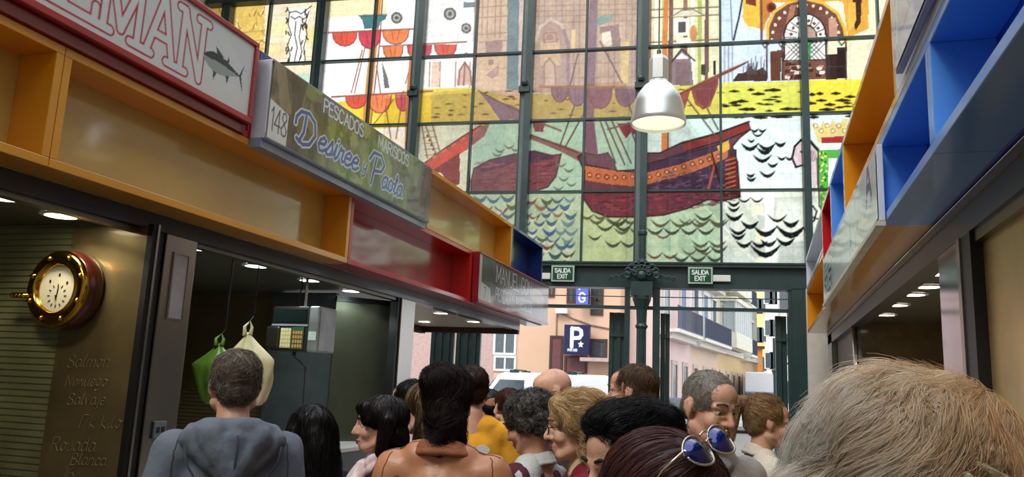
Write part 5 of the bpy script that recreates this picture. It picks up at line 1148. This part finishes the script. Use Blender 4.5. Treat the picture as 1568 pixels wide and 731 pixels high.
    if not bare: ct += [('c', B(-.07,-.01,1.44), .058*S+g*.6, B(.07,-.01,1.44), .058*S+g*.6)]
    sl = []
    short = topn == 't_shirt'
    for k_, (sh, el, wr) in enumerate(slv):
        if bare: continue
        a = [('c', sh, .056*S+g*1.2, sh.lerp(el, .6 if short else 1), .047*S+g)]
        if not short: a += [('c', el, .047*S+g, wr, .034*S+g)]
        sl += a
    slc = None
    if extra and extra.get('sleeve'): slc = extra['sleeve']
    tm = mat('cloth_%d_%d_%d' % top, top, (extra or {}).get('rough', .85), vary=.10, scale=5, bump=.35, bscale=(extra or {}).get('bs', 70), spec=(extra or {}).get('spec', .3))
    child(topn, blobs(ct + ([] if slc else sl), .013, 3, disp=.012, dscale=9, seed=int(u)), tm, t)
    if slc: child('sleeves', blobs(sl + [('c', B(-sw,-.005,1.395), .06*S+g, B(sw,-.005,1.395), .058*S+g)], .013, 3, disp=.010, dscale=10, seed=3), mat('cloth_%d_%d_%d' % slc, slc, .85, vary=.12, bump=.3, bscale=70), t)
    tr = []
    for s_ in (-1, 1): tr += [('c', B(s_*.085,0,.92), .10*S, B(s_*.09,.01,.50), .075*S), ('c', B(s_*.09,.01,.50), .075*S, B(s_*.09,-.02,.10), .062*S)]
    child('trousers', blobs(tr+[('e', B(0,0,.95), (.17*S*wide,.12*S,.10*S), Rb.to_3x3())], .02, 2, disp=.006, dscale=9), mat('cloth_%d_%d_%d' % trousers, trousers, .85, vary=.1), t)
    for s_ in (-1, 1):
        sm = blobs([('c', B(s_*.09,-.03,.062), .048, B(s_*.095,.10,.045), .040), ('c', B(s_*.095,.10,.042), .040, B(s_*.095,.17,.036), .032)], .012, 2, fn=lambda c_: Vector((c_.x, c_.y, max(c_.z, 0.001))))
        child('shoe', sm, mat('shoe_leather', (44,36,32), .5), t)
    # face details
    for s_ in (-1, 1):
        ey = MB().add(*_uv((s_*.030,.0715,.0005), (.0145,.0145,.0125), None, 14, 10)); e_ = ey.build('eye', M_eyew, t, smooth=True); e_.matrix_local = Rh
        i_ = MB().add(*_uv((s_*.030,.0835,-.001), (.0055,.003,.0055), None, 12, 8)).build('iris', M_iris, e_, smooth=True)
        b_ = MB().tube([(s_*.014,.0985,.026),(s_*.030,.0975,.031),(s_*.048,.082,.026)], [.0035,.0045,.002], 6).build('eyebrow', mat('brow_%d' % brow[0], brow, .8), t, smooth=True); b_.matrix_local = Rh
        l_ = MB().tube([(s_*.016,.0835,.0065),(s_*.030,.0870,.0095),(s_*.045,.0755,.0055)], [.002,.003,.002], 6).build('eyelid', sk, t, smooth=True); l_.matrix_local = Rh
    lp = MB().tube([(-.022,.083,-.0655),(-.010,.0925,-.0625),(0,.0935,-.0635),(.010,.0925,-.0625),(.022,.083,-.0655)], [.002,.0048,.0045,.0048,.002], 8).tube([(-.020,.083,-.067),(0,.0925,-.0725),(.020,.083,-.067)], [.002,.0062,.002], 8).build('lips', M_lip, t, smooth=True); lp.matrix_local = Rh
    # hair volume and strands, in head space
    if hair:
        spec = HAIR[hair]; cap = blobs([(x[0], x[1], x[2]) + tuple(x[3:]) for x in spec['vol']], spec.get('vox', .006), spec.get('sm', 3), disp=spec.get('disp', .004), dscale=spec.get('ds', 30), seed=int(u))
        pigment(cap, cols[:2] if len(cols) > 1 else (cols[0], cols[0]), 90, int(u))
        ho = child('hair', cap, hair_mat(), t, Rh)
        bv = BVHTree.FromPolygons([q.co for q in cap.vertices], [tuple(p.vertices) for p in cap.polygons])
        strands(ho, bv, cap, spec.get('n', nstr), spec['len'], spec['flow'], cols, rad=spec.get('rad', .0011), K=spec.get('K', 8), lift=spec.get('lift', .006), curl=spec.get('curl', 0), cf=spec.get('cf', 30), seed=int(u), colfn=spec.get('colfn'), jit=spec.get('jit', .25), grow=spec.get('grow', .5))
    if extra and extra.get('fn'): extra['fn'](t, Rh, Rb, B, H, S, hs)
    return t
def radial(p): return (p.x*9, (p.y+.03)*9, -.55)
def back(p): return (p.x*3, -1, -.35-(0.9 if p.y < -.04 else 0))
HAIR = {
 'crop': dict(vol=[('e',(0,-.020,.042),(.081,.098,.080)), ('e',(0,-.062,-.012),(.066,.046,.060)), ('e',(-.066,-.022,.012),(.016,.034,.034)), ('e',(.066,-.022,.012),(.016,.034,.034))], len=.035, flow=radial, lift=.008, n=2600, rad=.0010, jit=.45),
 'buzz': dict(vol=[('e',(0,-.008,.037),(.0785,.0985,.0830)), ('e',(0,-.062,-.012),(.062,.042,.052)), ('e',(-.064,-.018,.005),(.014,.036,.032)), ('e',(.064,-.018,.005),(.014,.036,.032))], len=.012, flow=radial, lift=.003, n=2600, rad=.0008, jit=.6, disp=.001),
 'fringe': dict(vol=[('e',(0,-.020,.030),(.080,.100,.080)), ('e',(0,-.065,-.020),(.060,.040,.055))], len=.01, flow=radial, lift=.002, n=900, rad=.0008, jit=.6, disp=.001),
 'bob': dict(vol=[('e',(0,-.018,.040),(.090,.108,.090)), ('c',(-.078,-.02,.03),.030,(-.078,.0,-.10),.026), ('c',(.078,-.02,.03),.030,(.078,.0,-.10),.026), ('e',(0,-.07,-.05),(.085,.055,.085)), ('c',(-.05,.072,.075),.026,(-.070,.070,.02),.016), ('c',(.05,.072,.075),.026,(.070,.070,.02),.016), ('c',(-.045,.078,.07),.022,(.045,.078,.07),.022)], len=.13, flow=lambda p:(p.x*3,(p.y)*2+.1,-1), lift=.006, n=1800, rad=.0012, jit=.12),
 'long': dict(vol=[('e',(0,-.020,.040),(.092,.108,.090)), ('c',(-.065,-.04,.02),.042,(-.09,-.05,-.22),.045), ('c',(.065,-.04,.02),.042,(.09,-.05,-.22),.045), ('c',(0,-.07,.0),.065,(0,-.10,-.26),.06)], len=.22, flow=lambda p:(p.x*2,0,-1), lift=.010, n=2200, rad=.0014, K=10, jit=.18, disp=.008, ds=16),
 'tall': dict(vol=[('e',(0,-.022,.056),(.090,.100,.094)), ('e',(-.015,-.045,.085),(.082,.080,.070)), ('e',(.0,-.075,-.02),(.076,.055,.080)), ('c',(0,-.065,-.04),.060,(0,-.078,-.125),.046), ('c',(.05,-.04,0),.035,(.052,-.05,-.10),.028)], len=.11, flow=lambda p:(p.x*2+math.sin(p.z*40)*.5, -.3, 1 if p.z > -.02 else -.6), lift=.012, n=2800, rad=.0011, jit=.3, disp=.006, ds=22),
 'curly': dict(vol=[('e',(0,-.020,.042),(.092,.106,.088)), ('e',(0,-.070,-.015),(.080,.050,.070)), ('e',(-.074,-.02,.0),(.022,.040,.045)), ('e',(.074,-.02,.0),(.022,.040,.045))], len=.05, flow=radial, lift=.012, n=3400, rad=.0012, curl=.004, cf=26, jit=.6, disp=.012, ds=42),
 'wavy': dict(vol=[('e',(0,-.018,.044),(.098,.112,.090)), ('e',(0,-.075,-.03),(.088,.058,.085)), ('c',(.074,-.02,.04),.034,(.078,-.03,-.09),.028), ('c',(-.074,-.02,.04),.034,(-.078,-.03,-.09),.028), ('c',(-.055,.062,.078),.030,(.055,.062,.078),.030), ('c',(.066,.050,.07),.024,(.084,.022,.0),.020), ('c',(-.066,.050,.07),.024,(-.084,.022,.0),.020)], len=.11, flow=lambda p:(p.x*3, -.7+math.sin(p.z*60)*.5, -.6+math.cos(p.y*50)*.5), lift=.012, n=3600, rad=.0011, curl=.0015, cf=20, jit=.25, disp=.010, ds=26),
 'quiff': dict(vol=[('e',(0,-.020,.046),(.084,.102,.084)), ('e',(0,-.062,-.005),(.070,.046,.060)), ('c',(-.040,.052,.088),.028,(.040,.052,.088),.028), ('e',(0,.01,.100),(.070,.080,.030)), ('e',(0,-.065,.080),(.066,.055,.040)), ('e',(-.068,-.012,.022),(.017,.036,.034)), ('e',(.068,-.012,.022),(.017,.036,.034))], len=.09, flow=lambda p:(p.x*3-.15, -1, .25 if p.y > -.03 else -.9), lift=.014, n=7000, rad=.00075, K=9, jit=.20, disp=.005, ds=24, grow=.6),
 'sleek': dict(vol=[('e',(0,-.018,.040),(.086,.106,.090)), ('c',(-.066,-.02,.02),.036,(-.085,.0,-.25),.045), ('c',(.066,-.02,.02),.036,(.085,.0,-.25),.045), ('c',(0,-.07,.0),.062,(0,-.09,-.28),.06)], len=.22, flow=lambda p:(p.x*6,-.35,-.8), lift=.003, n=8000, rad=.0006, K=12, jit=.06, disp=.003, ds=10, vox=.005),
 'pony': dict(vol=[('e',(0,-.020,.040),(.084,.104,.086)), ('e',(0,-.06,-.01),(.070,.046,.06)), ('c',(0,-.10,.085),.030,(0,-.160,.07),.036), ('c',(0,-.160,.07),.036,(0,-.190,-.12),.028), ('e',(0,-.02,.10),(.07,.07,.035))], len=.09, flow=lambda p:(-p.x*3,-1,.5) if p.y > -.10 else (0,-.3,-1), lift=.008, n=2600, rad=.0011, jit=.22, disp=.006, ds=26),
}
# ---- garments and things worn
def seams(t, B, nm, lines, col, r=.0022):
    o = [c_ for c_ in t.children if c_.name.split('.')[0] == nm][0]; me = o.data; bv = BVHTree.FromPolygons([v.co for v in me.vertices], [tuple(p.vertices) for p in me.polygons]); mb = MB()
    for ln in lines:
        q = []
        for k in range(len(ln)-1):
            for j in range(8): q.append(bv.find_nearest(B(*ln[k]).lerp(B(*ln[k+1]), j/8))[0])
        mb.tube(q, r, 5)
    mb.build('seam_stitching', mat('seam_%d' % col[0], col, .8), o, smooth=True)
ARMH = [[(s_*.16,-.06,1.50),(s_*.185,-.12,1.42),(s_*.180,-.14,1.32),(s_*.165,-.12,1.20)] for s_ in (-1,1)]
def hood(t, Rh, Rb, B, H, S, hs):
    it = []; prev = None
    for k in range(13):
        a = PI*(-.15)+PI*1.3*k/12; p = B(.125*math.cos(a), -.035-.105*math.sin(a), 1.455+.035*math.sin(a))
        if prev is not None: it.append(('c', prev, .036, p, .036))
        prev = p
    it += [('c', B(-.07,-.13,1.46), .052, B(0,-.165,1.34), .042), ('c', B(.07,-.13,1.46), .052, B(0,-.165,1.34), .042), ('c', B(0,-.13,1.45), .06, B(0,-.17,1.31), .032), ('c', B(-.13,-.09,1.45), .04, B(0,-.165,1.32), .03), ('c', B(.13,-.09,1.45), .04, B(0,-.165,1.32), .03)]
    child('hood', blobs(it, .007, 3, disp=.010, dscale=14, seed=5), mat('cloth_104_112_124', (104,112,124)), t)
    seams(t, B, 'sweatshirt', ARMH, (70,76,88))
    q = []
    for k in range(9):
        a = PI*k/8; q.append(B(.15*math.cos(a), -.13-.03*math.sin(a), 1.43-.15*math.sin(a)))
    MB().tube(q, .004, 6).tube([B(0,-.20,1.47), B(0,-.205,1.38), B(0,-.195,1.28)], .0035, 6).build('hood_seam', mat('seam_dark', (60,66,76), .9), t, smooth=True)
def collar(col, r=.060, z=1.470, th=.010, name='collar', n=3, flare=.010, gap=0):
    def f(t, Rh, Rb, B, H, S, hs):
        it = []
        for j in range(n):
            prev = None
            for k in range(25):
                a = -PI/2-PI*(1-gap)+2*PI*(1-gap)*k/24; rr = r+flare*(n-1-j); p = B(rr*1.05*math.cos(a), -.012+rr*math.sin(a), z+.017*j-.020*math.sin(a))
                if prev is not None: it.append(('c', prev, th, p, th))
                prev = p
        child(name, blobs(it, .006, 2, disp=.005, dscale=18, seed=7), mat('cloth_%d_%d_%d' % col, col, .8, vary=.12, bump=.35, bscale=70), t)
    return f
def scarf(col, col2):
    def f(t, Rh, Rb, B, H, S, hs):
        it = []; prev = None
        for k in range(34):
            a = 2*PI*k/16; p = B((.078+.012*math.sin(k*1.3))*math.cos(a), -.005+(.082)*math.sin(a), 1.475+.022*math.sin(k*.9)-.03*math.sin(a)+.008*(k/16))
            if prev is not None: it.append(('c', prev, .022, p, .022))
            prev = p
        it += [('c', B(0,.10,1.44), .034, B(.03,.15,1.34), .040), ('c', B(.03,.15,1.34), .040, B(.05,.165,1.16), .050), ('c', B(0,.10,1.44), .034, B(-.03,.14,1.32), .036)]
        me = blobs(it, .006, 2, disp=.012, dscale=22, seed=9); pigment(me, (col, col2), 26, 3); child('scarf', me, attr_mat('scarf_cloth', rough=.85), t)
    return f
def glasses(t, Rh, col=(120,86,50)):
    g = bpy.data.objects.new('glasses', None); COL.objects.link(g); g.parent = t; g.matrix_local = Rh; m_ = mat('spectacle_wire', col, .3, metal=.6)
    fr_ = MB()
    for s_ in (-1, 1):
        fr_.tube([(s_*.034+.024*math.cos(a), .108-.006*abs(math.cos(a)), -.006+.016*math.sin(a)) for a in np.linspace(0, 2*PI, 17)], .0016, 6).tube([(s_*.058,.103,.002),(s_*.080,.06,.004),(s_*.084,-.01,.002)], .0016, 6)
    fr_.tube([(-.011,.108,-.003),(0,.112,.0),(.011,.108,-.003)], .0016, 6); fr_.build('rims', m_, g, smooth=True)
def shades(t, Rh, off=(0,.020,.128), tilt=55):
    g = bpy.data.objects.new('sunglasses', None); COL.objects.link(g); g.parent = t; g.matrix_local = Rh @ Matrix.Translation(off) @ Matrix.Rotation(math.radians(tilt), 4, 'X') @ Matrix.Rotation(math.radians(14), 4, 'Y')
    m_ = mat('aviator_gold', (214,202,180), .2, metal=.8); ln = mat('blue_mirror_lens', (24,40,120), .06, vary=.3, scale=20, metal=.5, coat=1); fr_ = MB()
    def sh(s_, a, k=1.0): x = .031*math.cos(a); z = .026*math.sin(a)*(1.0 if math.sin(a) < 0 else .78); return (s_*(.038+x*k-(.004 if z < 0 else 0)), .012-.020*((x*k/.031*s_*1)**2)*.3, z*k)
    for s_ in (-1, 1):
        fr_.tube([sh(s_, a) for a in np.linspace(0, 2*PI, 25)], .0019, 6).tube([(s_*.070,.008,.006),(s_*.080,-.03,.004),(s_*.082,-.09,-.01)], .0018, 6)
        pts = [sh(s_, a, .97) for a in np.linspace(0, 2*PI, 24, endpoint=False)]; n_ = len(pts)
        MB().add([(p[0],p[1]+.001,p[2]) for p in pts]+[(p[0],p[1]-.0008,p[2]) for p in pts]+[(s_*.038,.017,0),(s_*.038,.014,0)], [(i,(i+1)%n_,2*n_) for i in range(n_)]+[((i+1)%n_+n_,i+n_,2*n_+1) for i in range(n_)]+[(i,(i+1)%n_,n_+(i+1)%n_,n_+i) for i in range(n_)]).build('lens', ln, g, smooth=True)
    fr_.tube([(-.009,.012,.004),(0,.014,.006),(.009,.012,.004)], .0018, 6).tube([(-.012,.012,.016),(0,.014,.018),(.012,.012,.016)], .0016, 6)
    fr_.build('rims', m_, g, smooth=True)
person(360, 590, 2.75, -6, 'person in grey hooded sweatshirt seen from behind with short grey hair', 'crop', ((158,142,130),(120,104,92),(200,186,168),(134,118,104)), (104,112,124), M_skin2, extra=dict(fn=hood, bs=40), wide=1.04, voxel=.007, topn='sweatshirt')
person(474, 668, 3.25, -14, 'person with long black hair and dark coat right of the grey hooded person', 'long', ((26,20,20),(14,12,14)), (26,28,40), female=True, pitch=8)
person(582, 652, 3.25, -98, 'person with black bob and white pink scarf looking left', 'bob', ((34,24,24),(18,14,16),(52,34,30)), (28,26,32), M_skin2, female=True, extra=dict(fn=scarf((246,240,238),(226,176,184))), topn='coat', brow=(30,24,22))
person(626, 618, 3.95, -50, 'person with black hair and bare shoulders in a white top', 'crop', ((28,22,22),(16,14,16)), (228,226,230), M_skin2, female=True, bare=True, topn='strap_top')
person(652, 628, 3.45, -60, 'person with blond streaked hair mostly hidden behind the tan leather jacket', 'long', ((190,164,112),(122,92,56),(60,40,30)), (60,54,52), M_skin, female=True)
person(686, 624, 2.80, 12, 'person in tan leather jacket with tall dark swept up hair', 'tall', ((44,28,28),(26,18,20),(64,40,36)), (188,128,92), M_skin2, female=True, extra=dict(fn=lambda t, Rh, Rb, B, H, S, hs: (collar((150,90,56), r=.066, th=.012, z=1.455)(t, Rh, Rb, B, H, S, hs), seams(t, B, 'leather_jacket', ARMH+[[(-.17,-.14,1.37),(0,-.17,1.385),(.17,-.14,1.37)],[(0,-.17,1.385),(0,-.18,1.1)],[(-.07,-.03,1.50),(-.21,-.02,1.47)],[(.07,-.03,1.50),(.21,-.02,1.47)]], (120,70,42))), rough=.42, bs=22, spec=.6), wide=1.16, topn='leather_jacket')
def logo(t, Rh, Rb, B, H, S, hs):
    MB().prism([(.035*math.cos(a), .022*math.sin(a)) for a in np.linspace(0, 2*PI, 16, endpoint=False)], .004, Matrix.Translation(B(.04,-.150,1.34)) @ Rb @ Matrix.Rotation(PI/2, 4, 'X')).build('shirt_print', M_white, t)
person(722, 597, 4.05, -8, 'person in mustard yellow t-shirt with white print on the back', 'crop', ((84,52,38),(62,38,28)), (232,164,44), M_skin2, extra=dict(fn=logo, bs=30), wide=1.12, topn='t_shirt')
person(846, 600, 4.15, -100, 'bald person with black glasses before the white van', None, ((80,60,50),), (70,66,70), M_skin2, pitch=14, extra=dict(fn=lambda t, Rh, *a: glasses(t, Rh, (24,22,24))))
person(776, 624, 4.9, -30, 'person with reddish brown short hair before the white van', 'crop', ((110,62,44),(84,46,34)), (90,86,100), M_skin, female=True)
person(750, 622, 5.4, -10, 'person with short black hair just above the yellow t-shirt shoulder', 'buzz', ((22,22,28),(14,14,18)), (60,60,70), M_skin3, female=True)
person(810, 648, 3.10, -62, 'person with curly grey hair in a white coat with head bowed', 'curly', ((134,130,124),(92,88,86),(178,174,168),(66,64,62)), (206,208,204), M_skin2, female=True, pitch=22, extra=dict(sleeve=(88,28,52), fn=collar((206,208,204), z=1.455)), arms=((.9,.3),(.3,0)), topn='coat', brow=(90,80,74))
person(884, 654, 2.80, -94, 'person with wavy blond hair, thin glasses and beige roll neck looking left', 'wavy', ((250,222,166),(212,170,114),(255,240,200),(230,194,136)), (122,24,44), M_skin, female=True, pitch=4, headscale=1.05, voxel=.0055, extra=dict(fn=lambda t, Rh, Rb, B, H, S, hs: (glasses(t, Rh, (150,104,70)), collar((214,190,150), r=.054, z=1.470, th=.013, name='roll_neck', n=4, flare=.003)(t, Rh, Rb, B, H, S, hs))), topn='coat', brow=(150,112,80))
person(968, 602, 3.42, -72, 'young person with short brown hair and red ear looking left', 'crop', ((124,98,72),(90,68,50),(156,128,94)), (46,50,62), M_skin2)
person(966, 716, 1.66, -128, 'person with thick black swept hair, forehead and brow showing', 'quiff', ((22,22,26),(12,12,14),(44,44,50)), (58,58,66), M_skin2, pitch=8, voxel=.006, brow=(26,22,22))
person(1086, 624, 2.62, 138, 'older person with grey cropped hair in pale jacket looking down', 'buzz', ((176,168,158),(136,130,122),(214,206,196)), (196,186,180), M_skin2, pitch=11, voxel=.0055, extra=dict(fn=collar((150,146,152), r=.068, z=1.455, th=.018, name='scarf')), brow=(80,70,64), wide=1.08)
person(1176, 648, 3.62, 74, 'person with tied brown blond hair and beige coat beside the white car', 'pony', ((206,166,116),(156,116,78),(236,206,156)), (206,196,180), M_skin2, female=True, pitch=6, topn='coat', extra=dict(fn=collar((206,196,180))))
person(1022, 798, 1.12, 128, 'person with dark auburn hair and blue mirrored sunglasses on the head', 'sleek', ((100,58,56),(64,38,42),(146,96,88)), (60,40,44), M_skin3, female=True, pitch=22, voxel=.008, extra=dict(fn=lambda t, Rh, *a: shades(t, Rh, (0,.020,.127), 60)))
# the near person with big blond grey hair
def bigcol(p, rg):
    w = min(1, max(0, .30+p.x*4.5+.45*MN.noise(p*14))); a = np.array(srgb((255,248,240))); b = np.array(srgb((255,212,146))); c = a*(1-w)+b*w
    return c*1.06
def bigflow(p):
    s_ = MN.noise(Vector((p.x*13, p.y*13, p.z*13+4))); q_ = MN.noise(Vector((p.x*6+7, p.y*6, p.z*6))); return (-.8+1.9*s_, .6*q_, -.75+1.7*q_)
HAIR['big'] = dict(vol=[('e',(0,-.015,.030),(.108,.118,.098)), ('e',(-.045,-.05,-.04),(.085,.080,.090)), ('e',(.050,-.05,-.04),(.080,.080,.090)), ('e',(0,-.085,-.05),(.095,.060,.10)), ('c',(-.05,-.11,-.02),.035,(.06,-.12,-.05),.030)], len=.085, flow=bigflow, lift=.009, n=15000, rad=.00042, K=12, jit=.15, disp=.020, ds=13, grow=.8, curl=.0012, cf=14, colfn=bigcol, vox=.005)
person(1388, 768, .745, -4, 'near person with voluminous pale blond and grey wavy hair at lower right', 'big', ((240,232,214),(226,196,146)), (200,190,170), M_skin, female=True, voxel=.009)

bpy.data.scenes.remove(GROW)
